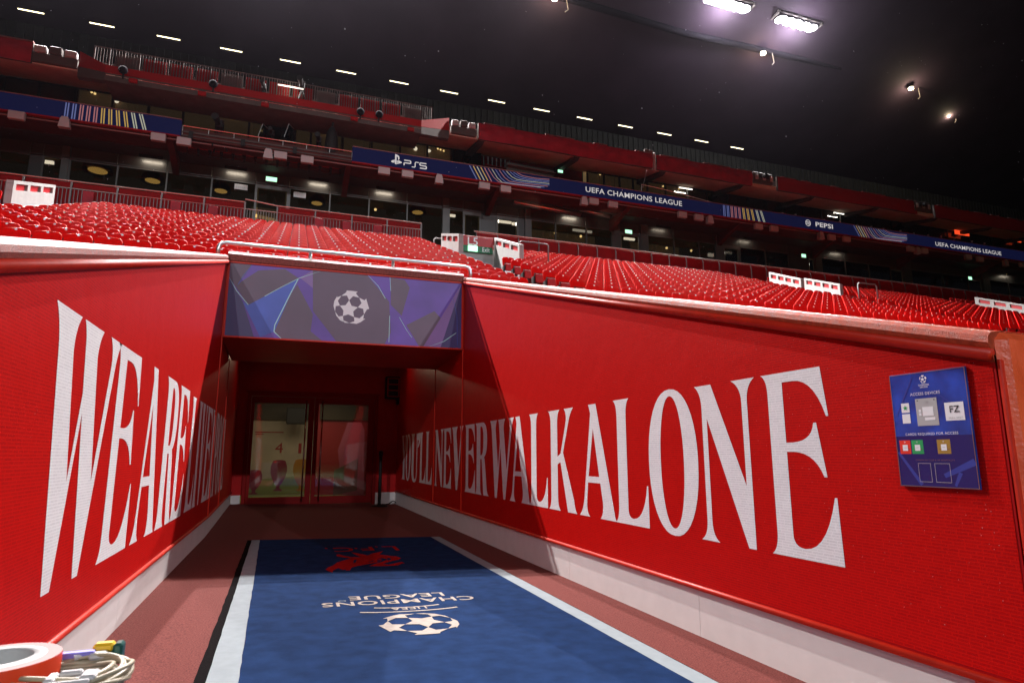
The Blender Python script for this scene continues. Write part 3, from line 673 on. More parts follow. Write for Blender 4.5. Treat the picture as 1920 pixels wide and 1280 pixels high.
def fstrip(xa,xb,y0,y1,m,name,n,ny=60,wob=0.,th=.012):           # a strip whose edges run from xa(y) to xb(y)
    b=MB(); ysn=np.linspace(y0,y1,ny); V=[]
    for y in ysn: p,q=fp(xa(y)+rng.uniform(-wob,wob),y,n),fp(xb(y)+rng.uniform(-wob,wob)*.5,y,n); V+=[p,q,(q[0],q[1],q[2]-th),(p[0],p[1],p[2]-th)]
    b.add(V,[(i*4+j,i*4+(j+1)%4,(i+1)*4+(j+1)%4,(i+1)*4+j) for i in range(ny-1) for j in range(4)]+[(0,1,2,3),(4*ny-1,4*ny-2,4*ny-3,4*ny-4)]); return b.build(name,m,t)
RY1=10.95
lo=lambda y:-.325-.0062*y; li=lambda y:-.105-.0157*y
fstrip(lambda y:lo(y)-.065,lambda y:lo(y)+.0,RY0,RY1+.05,M['rubber'],'edging',-.003,90,.005)
fstrip(lambda y:2.583,lambda y:2.60,RY0,RY1+.05,M['rubber'],'edging',-.003,40,.004)
fstrip(lambda y:lo(RY1)-.065,lambda y:2.60,RY1,RY1+.05,M['rubber'],'edging',-.003,2)
fstrip(lo,li,RY0,RY1,M['rugborder'],'border',.003,90,.003)
fstrip(lambda y:2.43,lambda y:2.583,RY0,RY1,M['rugborder'],'border',.003,90,.004)
fstrip(li,lambda y:2.43,RY0,RY1,M['rug'],'pile',.005,90,.004)
def rugprint(me,m,cx,cy,name,w=None,h=None):
    if w: me=fit(me,w,h)
    lay(me,name,m,t,None,(1,0,0),(0,1,0),.008,lambda x,y,n: fp(cx-x,cy-y,n+.001))
def fbox(px0,py0,px1,py1):
    a=atFloor(px0,(py0+py1)/2); c=atFloor(px1,(py0+py1)/2); f=atFloor((px0+px1)/2,py0); g=atFloor((px0+px1)/2,py1)
    return (a[0]+c[0])/2,(f[1]+g[1])/2,abs(c[0]-a[0]),abs(f[1]-g[1])
def zq(x,y): return 590+x/6,1100+y/6
bx=fbox(*zq(700,315),*zq(1650,575)); rr=(bx[2]+bx[3])/4
rugprint(flatx([[(x*bx[2]/2,y*bx[3]/2) for x,y in p] for p in STARBALL]),M['rugwhite'],bx[0],bx[1],'emblem')
bx=fbox(*zq(65,150),*zq(1845,222)); rugprint(words('CHAMPIONS',spacing=1.05,bold=.012),M['rugwhite'],bx[0],bx[1],'lettering',bx[2]*1.0,.165)
bx=fbox(*zq(375,105),*zq(1480,160)); rugprint(words('LEAGUE',spacing=1.05,bold=.012),M['rugwhite'],bx[0],bx[1]+.02,'lettering',bx[2],.16)
bx=fbox(*zq(790,245),*zq(1320,280)); UE=bx
rugprint(words('UEFA',spacing=1.1,bold=.01),M['rugwhite'],bx[0],bx[1],'lettering',bx[2]*.8,.10)
for rad_,dy,wd in ((.42,-.085,.50),(.30,.055,.34)):
    arc=[(wd*math.sin(a),rad_*.28*(math.cos(a)-.6)) for a in np.linspace(-1.05,1.05,16)]
    po=arc+[(x*.97,y-.028) for x,y in arc[::-1]]
    rugprint(flat([po]),M['rugwhite'],bx[0],bx[1]+dy,'emblem')
bx=fbox(*zq(280,176),*zq(335,190)); rugprint(circle_me:=flat([circle(0,0,.5,.5,16),circle(0,0,.38,.38,16)]),M['rugborder'],bx[0],bx[1],'emblem',.07,.06)
def zb(x,y): q=atFloor(590+x/9.6,1010+y/9.6); return (float(q[0]),float(q[1]))
BIRD=[[(390,310),(440,300),(520,325),(650,350),(830,355),(700,290),(660,262),(760,280),(960,320),(1020,290),(1235,240),(1165,300),(1330,325),(1480,340),(1556,372),(1500,400),(1330,440),(1230,475),(1330,490),(1480,455),(1560,440),(1625,460),(1560,470),(1500,500),(1330,512),(1180,518),(980,515),(1060,480),(1200,440),(1290,405),(1300,385),(1230,370),(1130,378),(1210,400),(1180,430),(1080,455),(930,485),(760,515),(660,545),(630,595),(560,595),(555,570),(510,585),(470,570),(420,550),(330,600),(320,635),(255,610),(190,580),(240,540),(330,505),(400,450),(560,400),(640,375),(480,350),(400,335)],
      [(1310,365),(1365,372),(1380,395),(1330,410),(1300,400)],[(1130,405),(1190,405),(1170,435),(1120,430)],[(950,455),(1050,412),(1075,418),(1000,450)],[(700,410),(760,392),(735,450),(695,460)]]
lay(flat([[zb(*p) for p in q] for q in BIRD]),'emblem',M['rugred'],t,None,(1,0,0),(0,1,0),.008,fp)
for ch,(a,b_,c,d) in (('C',(300,180,690,255)),('F',(790,170,1040,235)),('L',(1180,155,1460,235))):
    q=[zb(a,b_),zb(c,b_),zb((a+c)/2,b_),zb((a+c)/2,d)]
    rugprint(words(ch,bold=.01),M['rugred'],(q[0][0]+q[1][0])/2,(q[2][1]+q[3][1])/2,'lettering',abs(q[1][0]-q[0][0])*.9,abs(q[2][1]-q[3][1]))
for x,y in ((205,195),(740,195),(1110,165)):
    q=zb(x,y); rugprint(flat([circle(0,0,.02,.05,10)]),M['rugred'],q[0],q[1],'lettering')

# ------------------------------------------------------------------ access board on the wall
t=thing('access_board','blue laminated access board with small pass pictures fixed on the red wall','notice board',(XR,2.35,1.53))
BY0,BY1,BZ0,BZ1=2.560,2.142,1.232,1.826; BW,BH=BY0-BY1,BZ1-BZ0
b=MB(); b.bbox(XR-.016,XR-.0045,BY1,BY0,BZ0,BZ1,.002); b.build('board',M['cardblue'],t)
CO,CR,CU=(XR-.0165,BY0,BZ0),(0,-1,0),(0,0,1)
def crect(x0,x1,y0,y1,m,n=.0006,name='print_patch'):
    return lay(flatx([[(x0*BW,y0*BH),(x1*BW,y0*BH),(x1*BW,y1*BH),(x0*BW,y1*BH)]]),name,M[m],t,CO,CR,CU,n)
def ctext(s,x,y,w,h,m='printwhite',n=.0018,bold=.0,sp=1.1):
    me=fit(words(s,spacing=sp,bold=bold),w*BW,h*BH); k=len(me.vertices); a=np.zeros(k*3); me.vertices.foreach_get('co',a); a=a.reshape(-1,3); a[:,0]+=x*BW; a[:,1]+=y*BH; me.vertices.foreach_set('co',a.ravel())
    lay(me,'lettering',M[m],t,CO,CR,CU,n)
def cball(x,y,r,m='printwhite',n=.0018): lay(flatx([[(x*BW+u*r,y*BH+v*r) for u,v in p] for p in STARBALL]),'emblem',M[m],t,CO,CR,CU,n)
def cframe(x0,x1,y0,y1,w,m='printwhite'):
    o=[(x0*BW,y0*BH),(x1*BW,y0*BH),(x1*BW,y1*BH),(x0*BW,y1*BH)]; i=[(x0*BW+w,y0*BH+w),(x1*BW-w,y0*BH+w),(x1*BW-w,y1*BH-w),(x0*BW+w,y1*BH-w)]
    lay(flat([o,i]),'print_frame',M[m],t,CO,CR,CU,.0018)
crect(0,1,0,.44,'carddark',.0003)
cframe(0.004,.996,.003,.997,.0035,'tapeside')
for (xa,ya,xb_,yb_,w_) in ((.02,.30,.30,.02,.03),(.60,.10,.98,.22,.05),(.72,.02,.80,.13,.03),(.05,.62,.32,.96,.012),(.62,.80,.97,.60,.012),(.55,.55,.70,.74,.01)):
    d_=np.array([(xb_-xa)*BW,(yb_-ya)*BH]); d_/=np.linalg.norm(d_); k_=np.array([-d_[1],d_[0]])*w_*BW/2; A_=np.array([xa*BW,ya*BH]); B_=np.array([xb_*BW,yb_*BH])
    lay(flatx([[tuple(A_-k_),tuple(B_-k_*1.6),tuple(B_+k_*1.6),tuple(A_+k_)]]),'print_patch',M['cardpale'],t,CO,CR,CU,.00045)
cball(.47,.936,.020); ctext('UEFA',.47,.899,.05,.011); ctext('CHAMPIONS',.47,.883,.14,.015,bold=.01); ctext('LEAGUE',.47,.865,.10,.015,bold=.01)
ctext('ACCESS DEVICES',.47,.808,.39,.025)
crect(.33,.61,.527,.765,'cardgrey'); 
for x in (.36,.58): lay(flat([circle(x*BW,.748*BH,.0035,.0035,10)]),'print_patch',M['ink'],t,CO,CR,CU,.0014)
cball(.47,.735,.009,'cardgrey',.002); crect(.415,.555,.61,.69,'printwhite',.0012); crect(.435,.57,.573,.598,'printwhite',.0012)
for y in (.658,.628): crect(.365,.395,y-.012,y+.012,'printwhite',.0012)
crect(.13,.24,.65,.735,'printwhite'); crect(.13,.24,.555,.638,'printwhite')
star=[(.035*BW*2.0*(1 if i%2==0 else .42)*math.sin(math.pi*i/5)*.5+.185*BW,.692*BH+.035*BW*2.0*(1 if i%2==0 else .42)*math.cos(math.pi*i/5)*.5) for i in range(10)]
lay(flat([star]),'print_patch',M['cardgreen'],t,CO,CR,CU,.0016)
crect(.70,.93,.56,.712,'printwhite'); ctext('FZ',.82,.655,.12,.055,'ink',bold=.015); ctext('2026-2027',.82,.582,.17,.016,'cardgrey',.0018)
ctext('CARDS REQUIRED FOR ACCESS',.49,.455,.68,.025)
for x0,x1,m in ((.05,.20,'cardred'),(.215,.37,'cardgreen'),(.385,.53,'carddark'),(.55,.715,'cardgold'),(.745,.93,'carddark')):
    crect(x0,x1,.285,.405,m,.0006)
    if m!='carddark':
        xm=(x0+x1)/2; crect(xm-.035,xm+.035,.312,.365,'printwhite',.0013); crect(x0+.02,x1-.012,.322,.327,'tapeside',.0010); cball(xm,.388,.0045,'printwhite',.0014)
        crect(xm-.02,xm+.02,.338,.341,'cardgrey',.0019)
ctext('CHAMPIONS CLUB & VIP HOSPITALITY',.50,.232,.50,.013,'tapeside')
cframe(.275,.44,.045,.205,.0018,'cardgrey'); cframe(.49,.68,.045,.205,.0018,'cardgrey')

# ------------------------------------------------------------------ seats
def seat_parts():
    out=[(-.195,.36),(-.212,.52),(-.218,.69),(-.212,.745),(-.196,.782),(-.165,.803),(-.09,.816),(0,.820),(.09,.816),(.165,.803),(.196,.782),(.212,.745),(.218,.69),(.212,.52),(.195,.36)]
    n=len(out); yo=lambda z:(z-.36)*.22
    V=[];F=[]
    for (ins,dy) in ((.008,-.002),(.004,.001),(.0012,.006),(0,.011),(.003,.022)):
        for x,z in out:
            cx,cz=0,.58; k=1-ins/.22; X=x*k; Z=cz+(z-cz)*k
            V.append((X,yo(z)+dy,Z))
    for r in range(4):
        for i in range(n): F.append((r*n+i,r*n+(i+1)%n,(r+1)*n+(i+1)%n,(r+1)*n+i)[::-1])
    # front face in strips so that it can be slightly hollow
    for i in range(n//2): 
        j=n-1-i
        if i+1<j-1 or i+1<j: F.append((i,j,j-1,i+1)[::-1] if j-1!=i+1 else (i,j,i+1)[::-1])
    for i in range(n//2):
        j=n-1-i
        if i+1<j: F.append((4*n+i,4*n+i+1,4*n+j-1,4*n+j) if j-1!=i+1 else (4*n+i,4*n+i+1,4*n+j))
    back=MB().add(V,F)
    disc=MB(); z=.782; disc.add([(.021*math.cos(a),yo(z)-.008+.22*.017*math.sin(a),z+.017*math.sin(a)) for a in np.linspace(0,2*math.pi,10,endpoint=False)],[tuple(range(10))])
    pan=MB(); pan.bbox(-.165,.165,-.13,-.085,.28,.53,.015)
    br=MB()
    for x in (-.20,.20): br.bbox(x-.022,x+.022,-.11,.06,.20,.46,.008); 
    br.box(-.222,-.19,-.03,.03,0,.2); br.box(.19,.222,-.03,.03,0,.2); br.box(-.18,.18,-.083,-.06,.30,.56)
    return back,pan,disc,br
SB,SP,SD,SBR=seat_parts(); RIM=[i<4*15 for i in range(len(SB.f))]
PITCH=.46
def seat_ok(x,y):
    if x<-26 or x>46: return False
    if 4.92<x<6.12: return False                             # stairway below the exit marked with a sign
    if 20.1<x<21.3 : return False
    if y>18.4:
        for c in (6.03,-8.0,20.9,33.9):
            if c-1.25<x<c+1.3: return False
    return True
SPOT=[]
for i in range(NROW):
    y=Y0+i*ROWD; z=ztop(y)-.82
    for j in range(-56,101):
        x=.05+PITCH*(j+.0)
        if seat_ok(x,y): SPOT.append((x,y,z))
def inview(p):
    d=np.array(p)+(0,0,.7)-CAM; w=d@FWD; return w>0 and abs(d@RGT/w)*FPX<985 and abs(d@UPV/w)*FPX<640
def depth(p): return (np.array(p)-CAM)@FWD
vis=sorted([p for p in SPOT if inview(p)],key=depth); near=vis[:290]; nearset=set(near); rest=[p for p in SPOT if p not in nearset]
proto={}
GRP='red folding seats of the stand'
def seat_label(x): return ('red folding seat with white number tag in the front rows beyond the stairway' if x>5.5 else 'red folding seat with white number tag in the front rows behind the tunnel walls')
for p in near:
    if not proto:
        t=thing('stadium_seat',seat_label(p[0]),'seat',(0,0,0),GRP)
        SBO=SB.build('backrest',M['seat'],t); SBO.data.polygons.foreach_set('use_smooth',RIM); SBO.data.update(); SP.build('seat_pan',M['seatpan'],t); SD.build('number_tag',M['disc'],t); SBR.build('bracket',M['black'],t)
        t.location=p; proto['o']=t
    else: dup(proto['o'],p,seat_label(p[0]))
V=[];F=[];m_=[]; one=MB()
for q,mi in ((SB,0),(SP,1),(SD,2),(SBR,3)): one.add(q.v,q.f,mi)
ov=np.array(one.v)
rear=[(.05+PITCH*j,YF+.75+i*.85,9.35+i*.16) for i in range(4) for j in range(12,100)]
rear+=[(x,3.1+.85*i,zr(3.1+.85*i)-.77) for i in range(11) for x in np.concatenate([np.arange(XL-.75,-16,-PITCH),np.arange(XR+.75,26,PITCH)]) if not 4.92<x<6.12]
allr=np.concatenate([ov+np.array(p) for p in rest+rear])
nf=len(one.f); nv=len(ov); faces=[tuple(k+i*nv for k in f) for i in range(len(rest)+len(rear)) for f in one.f]
me=bpy.data.meshes.new('stadium_seats'); me.from_pydata(allr.tolist(),[],faces)
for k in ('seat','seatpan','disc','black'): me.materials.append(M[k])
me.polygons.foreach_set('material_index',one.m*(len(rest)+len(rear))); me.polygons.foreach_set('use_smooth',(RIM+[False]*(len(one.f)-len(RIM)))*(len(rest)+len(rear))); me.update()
o=stuff(link('stadium_seats',me)); tag(o,'countless red folding seats in the rows further back across the stand','seats',GRP)

# white side walls of the exits
def wing(x,ya,yb,ztop_a,ztop_b,label,slots=3,graf=False,th=.16):
    t=thing('exit_side_wall',label,'wall',(x,ya,ztop(ya)-1)); zb0=ztop(min(ya,yb))-1.6
    hole=.16; b=MB()
    z=lambda y: ztop_a+(ztop_b-ztop_a)*(y-ya)/(yb-ya)
    b.prism([(x,ya,zb0),(x,yb,zb0+.3),(x,yb,z(yb)-.27),(x,ya,z(ya)-.27)],(0,0,0),(th,0,0)); b.build('panel',M['vom'],t)
    b=MB(); b.prism([(x,ya,z(ya)-.09),(x,yb,z(yb)-.09),(x,yb,z(yb)),(x,ya,z(ya))],(0,0,0),(th,0,0))
    for i in range(slots+1):
        y1=ya+(yb-ya)*(i/slots)*.94+ .0; y2=y1+(yb-ya)*.06
        b.prism([(x+.002,y1,z(y1)-.28),(x+.002,y2,z(y2)-.28),(x+.002,y2,z(y2)-.08),(x+.002,y1,z(y1)-.08)],(0,0,0),(th-.004,0,0))
    b.build('top_rail',M['vom'],t)
    b=MB(); b.prism([(x+.07,ya+.02,z(ya)-.27),(x+.07,yb-.02,z(yb)-.27),(x+.07,yb-.02,z(yb)-.09),(x+.07,ya+.02,z(ya)-.09)],(0,0,0),(.02,0,0)); b.build('infill',M['signred'],t)
    return t
def zat(px,py,Y): return float(atY(px,py,Y)[2])
wing(4.93,18.9,21.4,zat(862,452,18.9)+.25,zat(831,438,21.4),'white exit side wall with red slots to the near side of the L5 sign')
wing(6.95,18.7,21.4,zat(967,457,18.7),zat(930,446,21.4),'scribbled white exit side wall with red slots beyond the L5 sign')
wing(-7.1,18.6,21.4,zat(0,335,18.6),zat(52,341,21.4),'white exit side wall with red slots cut off by the picture edge above the left wall')
wing(20.15,20.1,21.9,zat(1516,524,20.1),zat(1450,511,21.9),'first of the two white exit side walls standing together far along the stand',4)
wing(21.85,19.7,21.6,zat(1588,534,19.7),zat(1524,523,21.6),'second of the two white exit side walls, with grey scribbles',4)
wing(33.0,18.6,21.6,zat(1935,574,18.6),zat(1846,559,21.6),'white exit side wall farthest along the stand',4)
# the sign over the exit
t=thing('exit_sign_board','red and green exit board reading L5 and Exit between white side walls','sign',(6,21.45,7))
sx0,sx1=5.3,6.9; zt0=zat(900,444,21.4); zg=zat(900,462,21.4); zb_=zat(900,474,21.4)
b=MB(); b.bbox(sx0,sx1,21.4,21.46,zg,zt0,.005); b.build('red_panel',M['signred'],t)
b=MB(); b.bbox(sx0,sx1,21.4,21.46,zb_,zg-.002,.005); b.build('green_panel',M['exitgreen'],t)
b=MB(); b.box(sx0-.3,sx1+.1,21.5,21.7,zb_-2.2,zb_+.2); b.build('wall_panel',M['vom'],t)
def onY(me,name,m,par,x,z,Y,w,h): return lay(fit(me,w,h),name,m,par,(x,Y,z),(1,0,0),(0,0,1),0)
q0=atY(877,459,21.39); q1=atY(896,446,21.39); onY(words('L5',bold=.01),'lettering',M['printwhite'],t,(q0[0]+q1[0])/2,(q0[2]+q1[2])/2,21.39,q1[0]-q0[0],(q1[2]-q0[2])*.95)
q0=atY(905,472,21.39); q1=atY(918,465,21.39); onY(words('Exit'),'lettering',M['printwhite'],t,(q0[0]+q1[0])/2,(q0[2]+q1[2])/2,21.39,(q1[0]-q0[0])*1.05,(q1[2]-q0[2])*1.0)
q0=atY(877.5,470,21.37); q1=atY(895.5,461.5,21.37); b=MB(); b.bbox(q0[0],q1[0],21.35,21.398,q0[2],q1[2],.006); b.build('lit_panel',M['exit'],t)

# ------------------------------------------------------------------ fence behind the seats
def zfr(): return 1.4+.384*YF
ZF0,ZF1=ztop(YF)-.9,1.4+.3835*YF
xg0,xg1=uX(459,390,YF),uX(520,392,YF); xs0,xs1=4.95,7.1
t=thing('barrier_fence','red slatted barrier fence with grey rails behind the seats left of the exit sign','fence',(-5,YF,ZF0))
px=[]
x=xg0
while x>-22: px.append(x); x-=1.42
x=xg1
while x<xs0+1.2: px.append(x); x+=1.42
px=sorted(px); b=MB()
for x in px:
    b=MB(); b.box(x-.025,x+.025,YF-.05,YF,ZF0,ZF1); b.build('post',M['steeldk'],t)
for x0,x1 in zip(px,px[1:]):
    gate=abs(x0-xg0)<.01
    b=MB(); b.tube([(x0,YF-.03,ZF1+(.12 if gate else 0)),(x1,YF-.03,ZF1+(.0 if gate else 0))],.028,8); b.tube([(x0,YF-.03,ZF1-.27),(x1,YF-.03,ZF1-.27)],.016,6); b.build('rail',M['steel'],t)
    b=MB(); n=12
    for k in range(1,n): xx=x0+(x1-x0)*k/n; b.box(xx-.010,xx+.010,YF-.05,YF-.03,ZF0,ZF1-.28)
    stuff(b.build('bar',M['steeldk'],t))
    if not gate:
        b=MB(); b.box(x0+.04,x1-.04,YF-.01,YF+.01,ZF0,ZF1-.30); b.build('panel',M['fencered'],t)
        b=MB(); b.box(x0+.04,x1-.04,YF+.012,YF+.03,ZF1-.26,ZF1-.04); b.build('panel',M['fencered'],t)
for x in (uX(166,375,YF),uX(330,385,YF),uX(400,395,YF),uX(598,415,YF),uX(650,420,YF),uX(707,430,YF)):
    b=MB(); b.bbox(x-.17,x+.17,YF-.12,YF-.055,ZF0+.3,ZF1-.34,.01); b.build('cover_plate',M['tarp'],t)
t=thing('barrier_fence','plain red sheet barrier fence with grey posts behind the seats right of the exit sign','fence',(20,YF,ZF0))
px=np.arange(7.3,52,.97)
for x in px:
    b=MB(); b.tube([(x,YF-.06,ZF0),(x,YF-.06,ZF1-.3),(x,YF-.02,ZF1-.08)],.024,6); b.build('post',M['steeldk'],t)
for x0,x1 in zip(px,px[1:]):
    b=MB(); b.bbox(x0+.01,x1-.01,YF,YF+.03,ZF0,ZF1-.1,.006); b.build('panel',M['fencered'],t)
b=MB(); b.tube([(7.2,YF-.03,ZF1-.06),(52,YF-.03,ZF1-.06)],.028,8); b.build('rail',M['steel'],t)
def hoop(x0,x1,y,z0,z1,label):
    t=thing('stair_rail',label,'railing',(x0,y,z0)); b=MB()
    b.tube([(x0,y,z0),(x0,y,z1-.06),(x0+.06,y,z1),(x1-.06,y,z1),(x1,y,z1-.06),(x1,y,z0)],.026,8); b.build('rail',M['steeldk'],t,True)
hoop(uX(974,470,19),uX(1028,470,19),19,zat(974,505,19),zat(1000,455,19),'grey hoop rail at the top of the stairs right of the scribbled exit wall')
hoop(uX(1609,540,18),uX(1644,540,18),18,zat(1609,565,18),zat(1625,532,18),'grey hoop rail beside the pair of white exit walls')
hoop(uX(814,450,22),uX(926,450,22),22,zat(818,480,22),zat(814,432,22)-.3,'long grey rail over the exit sign board')
hoop(-6.75,-6.72+.05,21.3,zat(50,385,21.3),zat(52,340,21.3),'grey end post of the rail at the cut off white exit wall') if False else None

# ------------------------------------------------------------------ lower glazed front behind the fence
YB=30.0
def zv(v,Y): return 1.4+v*Y
ZC1,ZC0,ZW_0=zv(.4365,YB),zv(.4165,YB),zv(.33,YB)
t=thing('lower_front','dark grey clad front with wide windows and doors below the lit board','building front',(0,YB,ZW_0))
def X3(px): return uX(px,400 if px<1000 else 470,YB)
# (from, to, kind): w window, d door, p pillar, c closed cladding
BAYS=[(-60,-20,'w'),(-20,40,'w'),(40,66,'c'),(66,103,'w'),(103,118,'p'),(118,210,'w'),(210,305,'w'),(305,391,'w'),(391,475,'w'),(475,540,'d'),(540,616,'w'),(616,690,'w'),(690,762,'w'),(762,829,'w'),(829,841,'p'),
 (841,868,'w'),(868,902,'d'),(902,930,'c'),(930,972,'d'),(972,983,'c'),(983,994,'p'),(994,1041,'w'),(1041,1099,'w'),(1099,1147,'w'),(1147,1162,'p'),(1162,1201,'d'),(1201,1214,'p'),(1214,1263,'w'),(1263,1310,'w'),(1310,1341,'w'),(1341,1355,'p'),(1355,1386,'d'),
 (1386,1433,'w'),(1433,1476,'w'),(1476,1512,'c'),(1512,1525,'d'),(1525,1537,'p'),(1537,1581,'w'),(1581,1624,'w'),(1624,1664,'w'),(1664,1688,'d'),(1688,1702,'p'),(1702,1760,'w'),(1760,1806,'w'),(1806,1832,'d'),(1832,1845,'p'),(1845,1880,'w'),(1880,1925,'w'),(1925,1990,'w')]
for a,c,k in BAYS:
    x0,x1=X3(a),X3(c)
    if k in 'wc' or k=='d':
        b=MB(); b.bbox(x0+.01,x1-.01,YB-.02,YB+.06,ZC0+.01,ZC1,.008); b.build('cladding_panel',M['dark'],t)
    if k=='w':
        b=MB(); b.box(x0,x0+.06,YB-.05,YB+.06,ZW_0,ZC0); b.box(x0+.06,x1,YB-.03,YB+.05,ZC0-.06,ZC0); b.box(x0+.06,x1,YB-.03,YB+.05,ZW_0,ZW_0+.06); f=b.build('window_frame',M['darkpillar'],t)
        b=MB(); b.box(x0+.06,x1-.0,YB,YB+.012,ZW_0+.06,ZC0-.06); b.build('pane',M['tint'],f)
    elif k=='d':
        b=MB()
        for q in ((x0,x0+.10,ZW_0,ZC0-.1),(x1-.10,x1,ZW_0,ZC0-.1),(x0+.10,x1-.10,ZC0-.22,ZC0-.1)): b.box(q[0],q[1],YB-.04,YB+.06,q[2],q[3])
        b.box(x0,x1,YB-.02,YB+.05,ZC0-.1,ZC0+.005)
        f=b.build('door_frame',M['darkpillar'],t)
        b=MB(); b.box(x0+.16,x1-.16,YB,YB+.012,ZW_0+.06,ZC0-.25); b.build('pane',M['tint'],f)
    elif k=='p':
        b=MB(); b.bbox(x0,x1,YB-.12,YB+.06,ZW_0,ZC0-.05,.01); b.bbox(x0,x1,YB-.12,YB+.06,ZC0-.04,ZC1,.01); b.build('pillar',M['darkpillar'],t)
    else:
        b=MB(); b.bbox(x0+.005,x1-.005,YB-.02,YB+.06,ZW_0,ZC0,.008); b.build('cladding_panel',M['dark'],t)
b=MB(); b.box(-60,110,YB+4.5,YB+4.7,ZW_0-1,ZC1+.5); b.box(-60,110,YB+.07,YB+4.5,ZC0+.3,ZC0+.4); b.build('room_shell',M['roomwall'],t)
b=MB(); b.box(-60,110,YB-.06,YB+.03,ZW_0-1.5,ZW_0); b.build('base_panel',M['dark'],t)
for a_,c_ in ((994,1147),(1214,1310),(1537,1664)):
    b=MB(); b.box(X3(a_)+.05,X3(c_)-.05,YB+1.9,YB+1.95,ZW_0,ZC0+.2); b.build('room_glow_board',M['blind'],t)  # added glowing boards give these windows their yellowish interior
q0,q1=atY(478,409,YB+.9),atY(522,402,YB+.9)
t2=thing('lit_counter','row of small yellow lit panels behind the barrier gate and the dark door','counter',q0)
n_=7; w_=(q1[0]-q0[0])/n_
for k in range(n_):
    b=MB(); b.bbox(q0[0]+w_*k+.02,q0[0]+w_*(k+1)-.02,YB+.88,YB+.94,q0[2]+.05-.022*k,q0[2]+.20-.022*k,.005); b.build('lit_panel',M['bulbdim'],t2)
b=MB(); b.box(q0[0]-.2,q1[0]+.2,YB+.96,YB+1.3,q0[2]-.9,q1[2]+.25); b.build('counter_front',M['blind'],t2)
# soft linear lamps under the soffit that wash the cladding
for i,(px,w) in enumerate(((275,1),(437,1),(594,1),(720,1),(1072,1),(1240,.35),(1400,.35),(1570,.35),(1880,.35))):
    x=X3(px); t2=thing('linear_lamp','slim linear lamp under the dark soffit washing the cladding, '+ORD[i]+' from the left','lamp',(x,YB-.28,14.4),'linear lamps under the soffit')
    b=MB(); b.box(x-.45,x+.45,YB-.32,YB-.26,14.365,14.415); b.box(x-.47,x+.47,YB-.345,YB-.325,14.28,14.418); b.build('housing',M['black'],t2)
    b=MB(); b.box(x-.43,x+.43,YB-.31,YB-.27,14.360,14.364); b.build('diffuser',M['bulbdim'],t2)
    lamp('AREA','linear_lamp_light',(x,YB-.29,14.35),7*w,(1,.88,.68),(x,YB+.02,13.7),.8,size_y=.05)
# pendant lamps inside
PEND=[(183,322,.62),(286,341,.50),(414,360,.45),(594,383,.42),(783,400,.46)]
for i,(px,py,r) in enumerate(PEND):
    q=atY(px,py,YB+1.2); x,z=float(q[0]),float(q[2])
    t2=thing('pendant_lamp','black dome pendant lamp glowing yellow behind the dark glass, '+ORD[i]+' from the left','lamp',(x,YB+1.2,z),'pendant lamps behind the lower windows')
    b=MB(); b.lathe([(.03,.62),(.04,.52),(r*.45,.47),(r*.85,.30),(r,.02),(r*.97,.0),(r*.8,.28),(.03,.46)],(x,YB+1.2,z),24); b.build('shade',M['black'],t2,True)
    b=MB(); b.lathe([(.001,.05),(r*.62,.05),(r*.62,.035),(.001,.03)],(x,YB+1.2,z),20); b.build('bulb',M['bulbdim'],t2)
    lamp('POINT','pendant_light',(x,YB+1.2,z+.75),2.2,(1,.62,.2),None,.05)
for i,(px,py) in enumerate(((704,393),(994,431),(1041,437),(1089,443),(1250,465),(1296,470),(1540,495),(1566,507),(1632,515),(1715,525),(1750,529))):
    q=atY(px,py,YB+1.5); t2=thing('globe_lamp','small warm globe lamp behind the lower windows, '+ORD[i]+' from the left','lamp',q,'globe lamps behind the lower windows')
    b=MB(); b.lathe([(.001,.075),(.05,.055),(.075,0),(.05,-.055),(.001,-.075)],q,10); b.build('globe',M['bulb'],t2,True)
    b=MB(); b.tube([q+np.array([0,0,.075]),q+np.array([0,0,.7])],.008,5); b.build('cord',M['black'],t2)
LP=[(90,304,.42,.13),(1092,433,1.2,.12),(846,404,.45,.12),(945,416,.85,.12),(967,420,.4,.14),(1180,448,.7,.12),(1366,474,.45,.15),(1440,482,1.05,.17),(1513,495,.4,.12),(1601,503,1.3,.15),(1676,514,.8,.14),(1746,522,1.25,.15),(1820,540,.9,.1),(1882,539,1.2,.15),(1333,478,.4,.2)]
for i,(px,py,w,h) in enumerate(LP):
    q=atY(px,py,YB+.9); dim=px in (1092,1820,1333); t2=thing('ceiling_light',('dim' if dim else 'bright')+' flat light panel inside the lower front, '+ORD[i]+' along from the left','lamp',q,'light panels inside the lower front')
    b=MB(); b.bbox(q[0]-w/2,q[0]+w/2,YB+.85,YB+.95,q[2]-h/2,q[2]+h/2,.01); b.build('diffuser',M['tubesoft' if dim else 'tubew'],t2)
    b=MB(); b.box(q[0]-w/2-.02,q[0]+w/2+.02,YB+.955,YB+1.0,q[2]-h/2-.02,q[2]+h/2+.02); b.build('housing',M['white'],t2)
q=atY(1440,495,YB+.8); t2=thing('light_bar','thin yellow light bar slanting inside a dark lower window','lamp',q)
p0,p1=atY(1425,503,YB+.8),atY(1467,486,YB+.8); b=MB(); b.tube([p0,p1],.03,6); b.build('diffuser',M['bulb'],t2)
